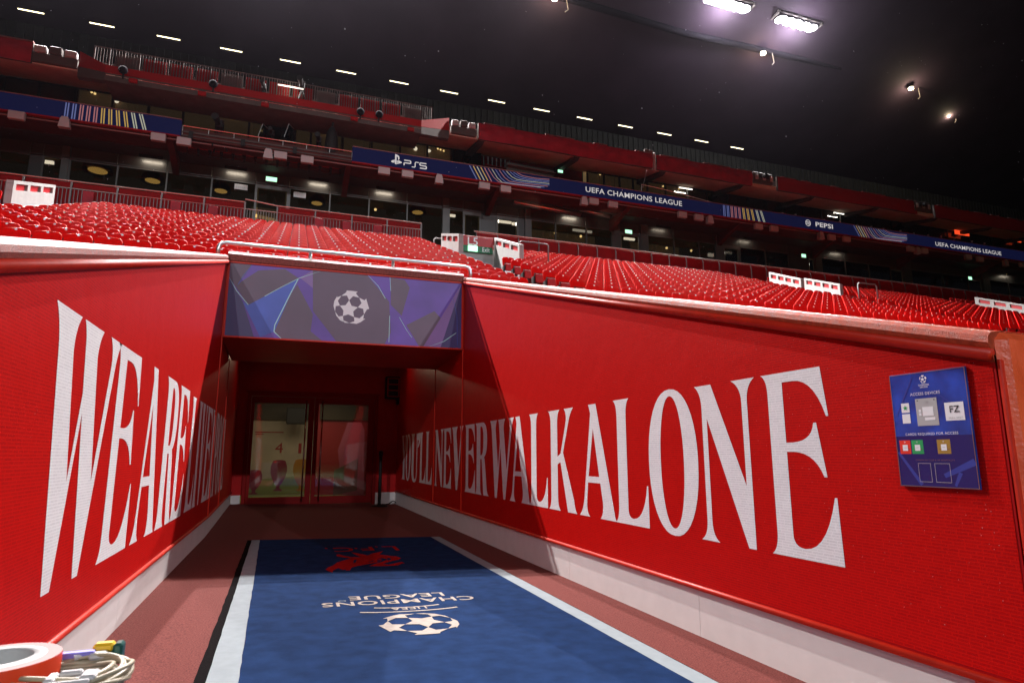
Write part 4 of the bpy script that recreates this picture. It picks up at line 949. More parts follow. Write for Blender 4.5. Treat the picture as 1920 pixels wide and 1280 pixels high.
for i,(px,py,lab) in enumerate(((452,351,'left of the door with the exit sign'),(562,366,'right of the door with the exit sign'))):
    q=atY(px,py,YB-.1); t2=thing('wall_plate','pale lit plate on the dark glass '+lab,'sign',q)
    b=MB(); b.bbox(q[0]-.28,q[0]+.28,YB-.12,YB-.055,q[2]-.13,q[2]+.13,.008); b.build('plate',M['white'],t2)
    b=MB()
    for k in range(5): b.box(q[0]-.2+.08*k,q[0]-.15+.08*k,YB-.124,YB-.121,q[2]-.04,q[2]+.04)
    b.build('print_patch',M['cardgrey'],t2)
for px,py,w,lab in ((509,337,.5,'over the dark door behind the barrier gate'),(1178,435,.45,'over the lit doorway right of the tubes under the soffit'),(1506,480,.36,'behind the pair of white exit walls'),(1818,522,.36,'far along the stand beside the last white exit wall')):
    q=atY(px,py,YB-.2); t2=thing('exit_sign','small glowing green exit sign '+lab,'sign',q)
    b=MB(); b.bbox(q[0]-w/2,q[0]+w/2,YB-.24,YB-.13,q[2]-.11,q[2]+.12,.01); b.build('housing',M['white'],t2)
    b=MB(); b.box(q[0]-w/2+.01,q[0]+w/2-.01,YB-.246,YB-.241,q[2]-.10,q[2]+.11); b.build('lit_face',M['exit'],t2)
# steel tubes under the soffit
for i,(a,c,r) in enumerate((((963,378),(1088,402),.14),((1080,390),(1143,406),.11))):
    t2=thing('soffit_pipe',('long fat' if i==0 else 'short bright')+' steel pipe hung under the soffit above the lower windows','pipe',atY(*a,29.2))
    p0,p1=atY(*a,29.2),atY(*c,29.2); b=MB(); b.tube([p0,p1],r,14); b.build('pipe',M['steel'],t2,True)
    b=MB(); 
    for f in (.15,.85): p=p0+(p1-p0)*f; b.box(p[0]-.03,p[0]+.03,29.17,29.23,p[2],14.42)
    b.build('hanger',M['steeldk'],t2)
    lamp('SPOT','pipe_light',(float((p0[0]+p1[0])/2),28.5,13.3),25,(1,.85,.6),p1 if i else p0,.1,angle=70)

# ------------------------------------------------------------------ lit board on the middle tier
YL_=27.5
def board(x0,x1,label):
    t=thing('led_board',label,'display',((x0+x1)/2,YL_,zv(.4765,YL_)))
    z0,z1=zv(.4768,YL_),zv(.5025,YL_)
    b=MB(); b.box(x0,x1,YL_,YL_+.12,z0,z1); b.build('screen',M['led'],t)
    b=MB(); b.box(x0,x1,YL_-.03,YL_+.14,z1+.001,z1+.035); b.build('top_cap',M['tapeside'],t)
    b=MB(); b.box(x0,x1,YL_-.03,YL_+.14,z0-.055,z0-.001); b.build('base_strip',M['gantryred'],t)
    return t
def lx(px,py=330): return uX(px,py,YL_)
BR=board(lx(660.5,290),48,'long lit navy board with white lettering along the middle tier')
BL_=board(-26,lx(339.5,240),'lit navy board with upright coloured stripes, cut off by the picture edge')
def ltext(s,px0,py0,px1,py1,h,par,bold=.0,sp=1.05,m='ledtext'):
    a=atY(px0,py0,YL_); c=atY(px1,py1,YL_)
    onY(words(s,spacing=sp,bold=bold),'lettering',M[m],par,(a[0]+c[0])/2,(a[2]+c[2])/2,YL_-.006,abs(c[0]-a[0]),h)
ltext('UEFA CHAMPIONS LEAGUE',1098,356,1278.5,381,.29,BR,.008)
ltext('UEFA CHAMPIONS LEAGUE',1754,458.5,1877,474,.27,BR,.008)
ltext('PEPSI',1529,420,1561.5,425.5,.29,BR,.02)
# PS5 word as thin strokes
def strokes(lines,w,par,O,sx,sz,m='ledtext',name='lettering'):
    for L_ in lines:
        P=[np.array((x*sx,y*sz),float) for x,y in L_]; V=[]; wr=w*sx
        for i,p in enumerate(P):
            d0=P[i]-P[i-1] if i else P[1]-P[0]; d1=P[i+1]-P[i] if i+1<len(P) else d0
            n0=np.array([-d0[1],d0[0]])/np.linalg.norm(d0); n1=np.array([-d1[1],d1[0]])/np.linalg.norm(d1); k=n0+n1; k/=np.linalg.norm(k); k*=wr/2/max(k@n0,.4)
            V+=[(*(p+k),0),(*(p-k),0)]
        me=bpy.data.meshes.new('tmp'); me.from_pydata(V,[],[(2*i,2*i+1,2*i+3,2*i+2) for i in range(len(P)-1)]); lay(me,name,M[m],par,O,(1,0,0),(0,0,1),0)
a=atY(757.5,312,YL_); c=atY(800,303.5,YL_); wps=c[0]-a[0]; 
strokes([[(0,1),(.9,1),(1,.9),(1,.6),(.9,.5),(.12,.5),(0,.4),(0,0)]],.17,BR,(a[0],YL_-.006,a[2]+.05),wps*.29,.26)
strokes([[(0,0),(.5,0),(.62,.12),(.62,.88),(.74,1),(1.3,1)]],.17,BR,(a[0]+wps*.34,YL_-.006,a[2]+.05-.02),wps*.24,.26)
strokes([[(1,1),(.1,1),(0,.9),(0,.62),(.1,.52),(.9,.5),(1,.4),(1,.1),(.9,0),(0,0)]],.17,BR,(a[0]+wps*.70,YL_-.006,a[2]+.05-.02),wps*.29,.26)
a=atY(743.5,299.5,YL_)
lay(flatx([[(-.07,-.22),(.0,-.25),(.0,.25),(-.07,.27)],[(.0,.25),(.10,.20),(.13,.13),(.13,.03),(.07,-.01),(.07,.12),(.0,.16)]]),'emblem',M['ledtext'],BR,(a[0],YL_-.006,a[2]),(1,0,0),(0,0,1),0)
lay(flatx([[(-.08,-.02),(-.22,-.08),(-.25,-.14),(-.17,-.18),(-.08,-.16),(-.08,-.11),(-.15,-.12),(-.08,-.09)],[(.01,-.06),(.12,-.03),(.24,-.08),(.25,-.13),(.01,-.22),(.01,-.16),(.14,-.11),(.01,-.12)]]),'emblem',M['ledtext'],BR,(a[0],YL_-.006,a[2]),(1,0,0),(0,0,1),0)
a=atY(1515,418,YL_)
lay(flat([circle(0,0,.20,.20,28),circle(0,0,.165,.165,28)]),'emblem',M['ledtext'],BR,(a[0],YL_-.006,a[2]),(1,0,0),(0,0,1),0)
for dz in (.055,-.055): strokes([[(-.16,dz),(-.05,dz+.03),(.05,dz-.03),(.16,dz)]],.045,BR,(a[0],YL_-.006,a[2]),1,1,name='emblem')
# coloured stripes on the boards
ZL_0,ZL_1=zv(.4768,YL_)+.02,zv(.5025,YL_)-.02
def stripe(par,pts,w,m):
    P=[np.array(p,float) for p in pts]; Lf=[];Rt=[]
    for i,p in enumerate(P):
        d=P[min(i+1,len(P)-1)]-P[max(i-1,0)]; d/=np.linalg.norm(d); k=np.array([-d[1],d[0]])*w/2; Lf.append(tuple(p+k)); Rt.append(tuple(p-k))
    V=[(x,y,0) for q in zip(Lf,Rt) for x,y in q]; me=bpy.data.meshes.new('tmp'); me.from_pydata(V,[],[(2*i,2*i+1,2*i+3,2*i+2) for i in range(len(P)-1)])
    lay(me,'print_stripe',M[m],par,(0,YL_-.005,0),(1,0,0),(0,0,1),0)
def upright(par,pxs,lean,cols):
    for i,px in enumerate(pxs):
        x=lx(px,230 if px<400 else 380); f=i/(len(pxs)-1); le=lean*(max(0,f-.3))**1.5
        m=cols[min(int(f*len(cols)),len(cols)-1)]
        for dx in (-.045,.045): stripe(par,[(x+dx+le*(1-k/6)**1.0*1.0-le*.0, ZL_0+(ZL_1-ZL_0)*k/6) for k in range(7)],.045,m)
upright(BL_,[122,136,150,163.5,177,190.5,204,218,232,247,262],.35,['ledb','ledr','ledr','ledy','ledy','ledw'])
upright(BR,[1357,1364,1371,1378,1385,1392.5,1400,1408,1417,1425],.35,['ledb','ledr','ledr','ledy','ledy','ledw'])
def fan(par,px0,px1,flip=1):
    x0,x1=lx(px0,340 if px0<1200 else 430),lx(px1,345 if px0<1200 else 440); W_=x1-x0; H_=ZL_1-ZL_0
    cols=['ledb','ledy','ledw','ledy','ledr','ledr','ledw','ledb','ledr','ledb','ledw','ledb','ledb','ledr']
    for i,m in enumerate(cols):
        f=i/(len(cols)-1)
        if i<5: pts=[(x0+W_*(.045*i),ZL_1),(x0+W_*(.045*i+.09),ZL_0)]
        else:
            xs_=x0+W_*(.045*i); low=ZL_0+H_*max(0,(f-.5))*1.5; xe=min(x1,xs_+W_*.62)
            pts=[(xs_,ZL_1),(xs_+W_*.07,low+(ZL_1-low)*.35),(xs_+W_*.13,low+.04),(xs_+W_*.24,low+.03),(xe,low+H_*.12)]
        pts=[(x,min(max(z,ZL_0),ZL_1)) for x,z in pts]; stripe(par,pts,.045 if i<5 else .032,m)
fan(BR,880,1030); fan(BR,1601,1700)
# loudspeakers and floodlight boxes hung below the board
t=thing('service_pipe','long pale pipe below the lit board carrying the white speaker boxes','pipe',(10,27.62,14.2))
zpipe=zv(.4695,27.62)
b=MB(); b.tube([(-26,27.62,zpipe),(52,27.62,zpipe)],.035,8); b.build('pipe',M['tapeside'],t)
BOX=[(31.5,217,0),(121.5,230,1),(297,258,0),(345,266,0),(503,289,1),(526,292,0),(576,300,0),(720,321,0),(764,327,0),(823,336,1),(908,349,0),(948,355,0),(1095,377,1),(1113,378,0),(1149,384,0),(1279,403,0),(1310,408,0),(1331,412,1),(1422,425,0),(1451,429,0),(1539,442,1),(1559,445,0),(1587,448.5,0),(1707,466.6,0),(1720,470,1),(1733,470.5,0),(1815,482,0),(1837.5,486,0),(1885.5,493,1),(1917,497,0)]
for i,(px,py,k) in enumerate(BOX):
    q=atY(px,py,27.45); x,z=float(q[0]),float(q[2]); i1=sum(1 for b_ in BOX[:i] if b_[2]==k)
    if k==0:
        t=thing('speaker_box','small white flat box under the lit board, '+ORD[i1]+' of its kind from the left','speaker',(x,27.5,z),'white boxes hung below the lit board')
        b=MB(); b.bbox(x-.27,x+.27,27.36,27.55,z-.165,z+.165,.02); b.build('cabinet',M['whitebox'],t)
        b=MB(); b.box(x-.10,x+.10,27.551,27.66,z+.02,z+.06); b.build('bracket',M['steeldk'],t)
    else:
        t=thing('horn_speaker','white tapered speaker under the lit board, '+ORD[i1]+' of its kind from the left','speaker',(x,27.5,z),'tapered speakers hung below the lit board')
        b=MB(); b.prism([(x-.10,27.36,z+.22),(x+.10,27.36,z+.22),(x+.15,27.36,z+.12),(x+.20,27.36,z-.22),(x-.20,27.36,z-.22),(x-.15,27.36,z+.12)][::-1],(0,0,0),(0,.22,0)); b.build('cabinet',M['whitebox'],t)
        b=MB(); b.box(x-.05,x+.05,27.581,27.66,z+.05,z+.2); b.build('bracket',M['steeldk'],t)

# ------------------------------------------------------------------ middle tier: glazed front, seats and camera posts
YM=31.0
t=thing('middle_front','dark framed glazed front with brown blinds above the lit board','building front',(0,YM,15))
zA,zB_=15.0,zv(.533,YM)
MU=[-60,-10,60,130,202,271,338,402,464,496,524,552,582,638,693,747,798.5,848,902,1100,1131,1160,1185,1215,1249,1289,1326.5,1364,1402.5,1436,1471,1505,1539,1573,1603,1635,1668,1700,1735,1770,1810,1850,1900,1950]
def XM(px): return uX(px,250 if px<600 else (330 if px<1200 else 400),YM)
for a,c in zip(MU,MU[1:]):
    x0,x1=XM(a),XM(c); dark=(a in (496,524,848)) or a<130
    if a==902: continue
    b=MB(); b.box(x0,x0+.09,YM-.04,YM+.06,zA,zB_); b.box(x0+.09,x1,YM-.04,YM+.06,zB_-.22,zB_); f=b.build('window_frame',M['black'],t)
    b=MB(); b.box(x0+.09,x1,YM,YM+.012,zA,zB_-.22); b.build('pane',M['tint'],f)
    b=MB(); b.box(x0+.02,x1-.02,YM+.5,YM+.53,zA,zB_); b.build('blind',M['soffit' if dark else 'blind'],t)
b=MB(); x0,x1=XM(902),XM(1100); b.box(x0,x1,YM+.6,YM+.8,zA,zB_+.2); b.build('wall_panel',M['fencered'],t)
for px,py,w,h in ((219,188.5,.2,.24),(779,279,.22,.18),(804,283,.24,.13)):
    q=atY(px,py,YM+.3); t2=thing('ceiling_spot','blurred white round lamp behind a middle window '+{219:'over the striped board',779:'over the PS5 lettering, rounder of two',804:'over the PS5 lettering, flatter of two'}[px],'lamp',q)
    b=MB(); b.lathe([(.001,h/2),(w*.35,h*.42),(w/2,0),(w*.35,-h*.42),(.001,-h/2)],q,14); b.build('globe',M['tubew'],t2,True)
BULB=[(172,173),(178,176),(433,217),(440,218.5),(607,245),(613,246),(821,279),(826,281),(832,283),(1102,323),(1125,327),(1243,349.5),(1273,354.5),(1304,359.5),(1333,364),(1394,374),(1422,378.5),(1450,383),(1475,387.5),(1500,391.5),(1526.5,396),(1552,400),(1578,404),(1699,424)]
for i,(px,py) in enumerate(BULB):
    q=atY(px,py,YM+.3); t2=thing('small_lamp','tiny warm lamp behind the middle tier windows, '+ORD[i]+' from the left','lamp',q,'tiny lamps behind the middle tier windows')
    b=MB(); r=.055; b.lathe([(.001,r),(r*.8,r*.6),(r,0),(r*.8,-r*.6),(.001,-r)],q,8); b.build('bulb',M['bulb'],t2,True)
    b=MB(); b.tube([q+np.array([0,0,r]),q+np.array([0,0,.5])],.006,4); b.build('cord',M['black'],t2)
for px,py,lab in ((1050,322,'on the dark red wall over the second tier'),(1202,325,'under the red banner near the white post')):
    q=atY(px,py,YM-.3); t2=thing('exit_sign','small glowing green exit sign '+lab,'sign',q)
    b=MB(); b.bbox(q[0]-.16,q[0]+.16,YM-.35,YM-.25,q[2]-.09,q[2]+.09,.01); b.build('housing',M['white'],t2)
    b=MB(); b.box(q[0]-.15,q[0]+.15,YM-.356,YM-.351,q[2]-.08,q[2]+.08); b.build('lit_face',M['exit'],t2)
for i,(px,py,w,k) in enumerate(((1284,345,.95,1),(1570,387,.9,.8))):
    q=atY(px,py,YM-.2); t2=thing('linear_lamp',('bright' if i==0 else 'smaller')+' strip of light under the beige soffit of the upper tier','lamp',q)
    b=MB(); b.box(q[0]-w/2,q[0]+w/2,YM-.3,YM-.24,17.5,17.56); b.build('diffuser',M['tubesoft'],t2); lamp('AREA','linear_lamp_light',(float(q[0]),YM-.27,17.48),9*k,(1,.93,.8),(float(q[0]),YM+.3,17.2),w,size_y=.06)
# seats and rail of the press gallery between the two boards
xa,xb=lx(340,260),lx(660,300)
t=thing('gallery_front','brown red gallery front with a grey rail between the two lit boards','balcony',((xa+xb)/2,27.6,14.5))
b=MB(); b.box(xa+.02,xb-.02,27.5,27.62,14.45,14.68); b.build('front_panel',M['brown'],t)
b=MB(); b.box(xa+.02,xb-.02,27.44,27.49,14.66,14.74); b.box(xa+.02,xb-.02,27.46,27.49,14.52,14.57); b.build('ledge',M['gantrygrey'],t)
b=MB(); zr1=zv(.4935,27.6); b.tube([(xa,27.58,zr1),(xb,27.58,zr1)],.02,6)
for k in range(8): xx=xa+(xb-xa)*k/7; b.tube([(xx,27.58,14.6),(xx,27.58,zr1)],.016,5)
b.build('rail',M['steel'],t)
for px in (356,455,553): 
    x=lx(px,280); b=MB(); b.box(x-.08,x+.08,27.36,27.43,14.42,14.72); b.build('bracket',M['black'],t)
b=MB(); b.box(xa,xb,28.2,28.3,14.6,15.1); b.build('back_panel',M['fencered'],t)
gs=None
k=0
for r_ in range(2):
    for i in range(19):
        x=xa+.3+i*.46; 
        if x>xb-.2: continue
        p=(x,28.5+r_*.8,14.52+r_*.27-.35)
        lab='red gallery seat in the '+('near' if r_==0 else 'far')+' row behind the rail between the boards'
        dup(proto['o'],p,lab)['group']='red seats of the gallery'; k+=1
def tripod_camera(px,py,Y,label,s=1.0,ang=0.5):
    q=atY(px,py,Y); x,y,z=map(float,q); t=thing('television_camera',label,'camera',(x,y,z-.9*s))
    c,sn=math.cos(ang),math.sin(ang); b=MB()
    for a in range(3):
        d=2*math.pi*a/3; b.tube([(x,y,z-.12*s),(x+.3*s*math.cos(d),y+.3*s*math.sin(d),z-.9*s)],.03*s,6)
    b.build('tripod',M['black'],t)
    b=MB(); b.bbox(x-.11*s,x+.11*s,y-.15*s,y+.30*s,z-.12*s,z+.14*s,.02); b.build('camera_body',M['black'],t)
    b=MB(); b.tube([(x-.02,y-.15*s,z),(x-.10*s,y-.62*s,z+.02)],[.07*s,.12*s],12); b.build('lens',M['black'],t)
    b=MB(); b.bbox(x-.12*s,x+.12*s,y-.16*s,y+.25*s,z+.142*s,z+.17*s,.005); b.build('top_cover',M['gantrygrey'],t)
    return t
tripod_camera(412,236,27.9,'television camera tilted beside the striped board end',1.25)
tripod_camera(510,252,27.9,'small dark television camera between clear screens in the gallery',.8)
tripod_camera(598,265,27.9,'dark covered television camera near the long board end',1.0)
q=atY(622,262,27.9); t=thing('covered_stand','tall dark covered camera stand beside the long lit board','camera cover',(q[0],q[1],q[2]-.6))
b=MB(); b.lathe([(.34,-.75),(.30,-.3),(.26,.1),(.22,.35),(.12,.55),(.05,.62),(.001,.63)],q,12); b.build('cover',M['black'],t,True); b=MB(); b.tube([q+np.array([0,0,.6]),q+np.array([.03,0,.85])],.05,8); b.build('knob',M['black'],t)
for i,px in enumerate((492,541)):
    q=atY(px,245,27.75); t=thing('clear_screen','clear glass wind screen '+('before' if i==0 else 'behind')+' the small dark camera in the gallery','screen',q)
    b=MB(); b.prism([(q[0]-.16,27.7,q[2]-.35),(q[0]+.10,28.2,q[2]-.35),(q[0]+.22,28.2,q[2]+.35),(q[0]+.0,27.7,q[2]+.30)],(0,0,0),(.02,.01,0)); b.build('pane',M['clear'],t)
    b=MB(); b.tube([(q[0]-.16,27.7,q[2]-.35),(q[0],27.7,q[2]+.3),(q[0]+.22,28.2,q[2]+.35)],.014,5); b.build('frame',M['steel'],t)
# small furniture along the top of the long board
t=thing('stacked_chairs','row of pale stacked chairs behind the long board left of the lettering','chairs',atY(1000,318,28.2))
for i in range(14):
    q=atY(952+i*6.3,311+i*1.15,28.2); b=MB(); b.bbox(q[0]-.10,q[0]+.10,28.1,28.16,q[2]-.30,q[2]+.16,.02); b.box(q[0]-.10,q[0]+.10,27.85,28.09,q[2]-.1,q[2]-.06); b.build('chair',M['gantrygrey'],t)
for i in range(6):
    q=atY(911+i*8,303+i*1.5,28.6); t=thing('wire_chair','thin wire framed chair behind the striped part of the board, '+ORD[i]+' from the left','chair',q,'wire chairs on the middle tier')
    b=MB(); b.tube([q+np.array([-.13,0,.3]),q+np.array([-.10,0,-.3]),q+np.array([.10,0,-.3]),q+np.array([.13,0,.3])],.018,5); b.build('back_frame',M['steeldk'],t); b=MB(); b.box(q[0]-.14,q[0]+.14,q[1]-.3,q[1]-.02,q[2]-.32,q[2]-.29); b.build('seat',M['fencered'],t)
for i in range(24):
    px=1225+i*27+rng.uniform(-5,5); q=atY(px,(365.5+(px-1225)*.1425),27.75); 
    t=thing('table_item','small pale glass or jug on the ledge above the long board, '+ORD[i]+' along','glass',q,'small things on the board ledge')
    b=MB(); h=rng.uniform(.07,.2); b.lathe([(.001,0),(.05,.0),(.06,h),(.04,h),(.03,.02)],q-np.array([0,0,.14]),8); b.build('body',M['whitebox'],t)
t=thing('handrail','thin sloping steel handrail behind the board lettering','railing',atY(1200,350,28)); b=MB()
b.tube([atY(1203,346,28.),atY(1240,354,28.),atY(1345,382,28.)],.018,6); b.tube([atY(1203,346,28.),atY(1203,362,28.)],.018,6); b.tube([atY(1205,352,28.),atY(1213,318,28.)],.018,6); b.build('rail',M['steel'],t)

# ------------------------------------------------------------------ upper tier front
YU=28.5
def ux(px,py): return uX(px,py,YU)
def tarp(px0,py0,px1,py1,label,m='tarp',folds=True):
    x0,x1=ux(px0,py0),ux(px1,py1); z1,z0=zv(.585,YU),zv(.5545,YU)
    t=thing('banner_cloth',label,'banner',((x0+x1)/2,YU,z0)); nx=max(int((x1-x0)/.16),8); V=[]; nz=7
    ph=rng.uniform(0,6,8)
    for i in range(nx+1):
        x=x0+(x1-x0)*i/nx
        for j in range(nz+1):
            f=j/nz; w=.05*math.sin(x*1.7+ph[0]+2.2*f)+.035*math.sin(x*4.1+ph[1]-4*f)+.02*math.sin(x*9+ph[2]+5*f)
            V.append((x,YU-.05-abs(w)*(1 if folds else .3)*math.sin(math.pi*min(f*1.2,1)),z1+(z0-z1)*f+.03*math.sin(x*.9+ph[3])*f))
    b=MB(); b.add(V,[(i*(nz+1)+j,i*(nz+1)+j+1,(i+1)*(nz+1)+j+1,(i+1)*(nz+1)+j) for i in range(nx) for j in range(nz)]); b.build('cloth',M[m],t,True)
    b=MB(); b.box(x0,x1,YU,YU+.12,z0+.02,z1+.03); b.build('backing',M['gantrygrey'],t)
    x=x0+.3
    while x<x1-.5:
        l=rng.uniform(.6,2.2); b=MB(); b.box(x,min(x+l,x1),YU-.06,YU+.13,z1+.031,z1+.07); x+=l+rng.uniform(.3,2); b.build('capping',M['tapeside'],t)
    return t
tarp(897,233,1222,290,'long creased red tarpaulin on the upper tier front left of the white post')
tarp(1229,291,1408,320,'shorter creased red tarpaulin on the upper tier front right of the white post')
tarp(-60,55,63,82,'dark red tarpaulin on the upper tier front cut off by the picture edge')
tarp(1456,328,1716,376,'smooth red cover on the upper tier front beyond the camera gap','gantryred',False)
tarp(1750,380,1990,410,'dim red cover at the far end of the upper tier front','gantryred',False)
x=ux(1225,300); t=thing('white_post','short white post between the two red tarpaulins','post',(x,YU,17.2)); b=MB(); b.bbox(x-.07,x+.07,YU-.12,YU+.05,zv(.55,YU),zv(.588,YU),.01); b.build('post',M['whitebox'],t)
b=MB(); b.bbox(x-.55,x+.02,YU-.02,YU+.1,zv(.588,YU)+.01,zv(.593,YU)+.03,.01); b.build('cap',M['gantrygrey'],t)
for px,py,lab in ((1432,333,'in the gap after the second red tarpaulin'),(1730,386,'at the far end of the smooth red cover')):
    q=atY(px,py,YU-.1); t=thing('equipment_rack','grey rack of camera gear '+lab,'rack',q)
    b=MB(); b.bbox(q[0]-.75,q[0]+.7,YU-.1,YU+.1,q[2]-.38,q[2]+.30,.03); b.build('rack_frame',M['gantrygrey'],t)
    for k in range(5):
        b=MB(); xx=q[0]-.55+.27*k; b.bbox(xx-.1,xx+.1,YU-.2,YU-.11,q[2]-.2+.12*(k%2),q[2]+.1+.12*(k%2),.02); b.build('case_box',M['whitebox' if k%2==0 else 'black'],t)
    b=MB(); b.tube([(q[0]-.05,YU-.4,q[2]+.02),(q[0]-.05,YU-.21,q[2]+.02)],.13,14); b.build('lens',M['black'],t)
# camera gantry: a platform that stands forward of the upper tier
YG=27.6
def gx(px,py): return uX(px,py,YG)
x0,x1=gx(195,150),gx(790,238)
t=thing('camera_gantry','long red edged camera platform with railings in front of the upper tier','gantry',((x0+x1)/2,YG,16.5))
zg0,zg1=zv(.5545,YG),zv(.5715,YG)
b=MB(); b.box(x0,x1,YG,YG+.08,zg0+.14,zg1); b.build('red_edge',M['gantryred'],t)
b=MB(); b.box(x0,x1,YG-.01,YG+1.6,zg0-.22,zg0+.02); b.box(x0,x1,YG-.02,YG+.02,zg0+.06,zg0+.10); b.build('deck',M['gantrygrey'],t)
xl0,xr1=ux(150,103),ux(842,229)
for (xa_,xb_) in ((xl0,x0),(xr1,x1)):
    b=MB(); 
    A=[(xa_,YU-.02,zv(.585,YU)),(xb_,YG,zg1),(xb_,YG,zg0+.14),(xa_,YU-.02,zv(.561,YU))]; b.add(A+[(p[0],p[1]+.1,p[2]) for p in A],[(0,1,2,3),(7,6,5,4),(0,4,5,1),(3,2,6,7)]); b.build('red_edge',M['gantryred'],t)
    A=[(xa_,YU-.02,zv(.561,YU)-.01),(xb_,YG,zg0+.12),(xb_,YG,zg0-.22),(xa_,YU-.02,zv(.545,YU))]; b=MB(); b.add(A+[(p[0],p[1]+.3,p[2]) for p in A],[(0,1,2,3),(7,6,5,4),(0,4,5,1),(3,2,6,7)]); b.build('deck',M['gantrygrey'],t)
xx=x0; yr_=YG+.5; zr0,zr1=zg1-.1,zv(.600,yr_)
n=26
for k in range(n+1):
    x=x0-.6+(x1-x0+1.2)*k/n; b=MB(); b.box(x-.025,x+.025,yr_,yr_+.05,zr0,zr1); b.build('post',M['gantrygrey'],t)
b=MB(); b.box(x0-.6,x1+.6,yr_+.01,yr_+.04,zr1-.03,zr1); b.box(x0-.6,x1+.6,yr_+.01,yr_+.04,zr0+.1,zr0+.13); b.build('rail',M['gantrygrey'],t)
b=MB()
for k in range(130): x=x0-.6+(x1-x0+1.2)*k/130; b.box(x-.012,x+.012,yr_+.015,yr_+.035,zr0+.1,zr1-.03)
stuff(b.build('bar',M['gantrygrey'],t))
for k in range(13):
    xx=x0+.2+(x1-x0)*k/13; b=MB(); b.box(xx,xx+(x1-x0)/13*.86,yr_+.08,yr_+.1,zr0,zr1-.16); b.build('panel',M['fencered' if k%4 else 'gantrygrey'],t)
for k,(px,py) in enumerate(((231,132),(400,158),(676,210),(711,215))):
    q=atY(px,py,YG-.15); t2=thing('round_speaker','black round loudspeaker on the camera platform edge, '+ORD[k]+' from the left','speaker',q,'round loudspeakers on the platform')
    b=MB(); b.lathe([(.001,-.10),(.10,-.10),(.17,-.02),(.175,.05),(.10,.12),(.001,.12)],(0,0,0),16); 
    b.v=[(q[0]+a_,q[1]-c_,q[2]+b_) for a_,b_,c_ in b.v]; b.f=[f[::-1] for f in b.f]; b.build('cone',M['soot'],t2,True)
    b=MB(); b.box(q[0]-.03,q[0]+.03,q[1]+.05,q[1]+.12,q[2]-.32,q[2]); b.build('bracket',M['black'],t2)
for k,(px,py) in enumerate(((379,176),(497,197),(664,223),(770,243),(250,152))):
    q=atY(px,py,YG-.08); t2=thing('junction_box','small red box hung under the camera platform edge, '+ORD[k]+' counted','box',q,'red boxes under the platform')
    b=MB(); b.bbox(q[0]-.16,q[0]+.16,YG-.16,YG-.03,q[2]-.09,q[2]+.08,.015); b.build('casing',M['gantryred'],t2); b=MB(); b.box(q[0]-.14,q[0]+.14,YG-.155,YG-.10,q[2]+.081,q[2]+.10); b.build('lid',M['gantrygrey'],t2)
for (px0,py0,px1,py1,lab) in ((62,86,146,112,'left of the red platform corner'),(846,222,893,246,'between the platform and the long tarpaulin')):
    xa_,xb_=ux(px0,py0),ux(px1,py1); t=thing('equipment_ledge','grey ledge with pale cases '+lab,'ledge',((xa_+xb_)/2,YU,17.2))
    b=MB(); b.bbox(xa_,xb_,YU-.02,YU+.2,zv(.558,YU),zv(.572,YU),.02); b.build('front_panel',M['gantrygrey'],t)
    for k in range(3): w_=(xb_-xa_)/3; b=MB(); b.bbox(xa_+w_*k+.05,xa_+w_*(k+.9),YU-.05,YU+.2,zv(.573,YU),zv(.583,YU)+.05*(k%2),.02); b.build('case_box',M['whitebox' if k!=1 else 'gantrygrey'],t)
q=atY(543,167,YG+.2); t=thing('flood_lamp_box','small warm lamp lighting the middle of the camera platform','lamp',q); b=MB(); b.box(q[0]-.5,q[0]+.6,q[1],q[1]+.05,q[2]+.10,q[2]+.14); b.build('diffuser',M['tubesoft'],t); lamp('AREA','platform_light',(float(q[0]),float(q[1])-.2,float(q[2])+.15),8,(1,.85,.6),(float(q[0]),float(q[1])+.4,float(q[2])-.4),.6)
tripod_camera(566,163,YG+.3,'dark television camera beside the warm lamp on the upper platform',1.1)
tripod_camera(495,165,YG+.3,'dark television camera left of the warm lamp on the upper platform',.8)
for px,py,w in ((1805,433,1.5),(1908,446,.9)):
    q=atY(px,py,YM-.4); t=thing('red_lit_panel','red glowing panel with a bright bar '+('at the far end of the middle tier' if px<1850 else 'over the last lettering by the picture edge'),'lamp',q)
    b=MB(); b.bbox(q[0]-w/2,q[0]+w/2,YM-.35,YM-.3,q[2]-.30,q[2]+.05,.01); b.build('panel',M['redlamp'],t); b=MB(); b.box(q[0]-w/2,q[0]+w/2+.2,YM-.4,YM-.352,q[2]+.10,q[2]+.17); b.build('diffuser',M['tubesoft'],t)

# ------------------------------------------------------------------ roof lamps
YSL=44.0
SL=[(62.6,16),(194,44),(321,70),(435,92),(546,114),(648,134.6),(744,152),(840,171),(926.5,187.5),(1010,204),(1093,220),(1175,235.5),(1246,250),(1319,264),(1385,277)]
xs=np.array([uX(*p,YSL) for p in SL]); kk=np.polyfit(np.arange(15),xs,1)
for i in range(15):
    x=float(kk[0]*i+kk[1]); z=zroof(YSL)-.12; t=thing('strip_lamp','thin white strip lamp under the dark roof, '+ORD[i]+' from the left','lamp',(x,YSL,z),'strip lamps along the roof')
    b=MB(); b.bbox(x-.75,x+.75,YSL-.06,YSL+.06,z+.02,z+.10,.01); b.build('housing',M['black'],t)
    b=MB(); b.box(x-.70,x+.70,YSL-.05,YSL+.05,z,z+.018); b.build('diffuser',M['strip'],t)
yb=35.3
t=thing('roof_beam','long dark pipe beam bending away under the roof beside the floodlights','beam',(20,yb,zroof(yb)-.4))
b=MB(); pts=[(-30,yb,zroof(yb)-.3),(46,yb,zroof(yb)-.3)]
pts+=[tuple(atY(1735,167,35.6)),tuple(atY(1770,195,38.)),tuple(atY(1840,250,41.5))]
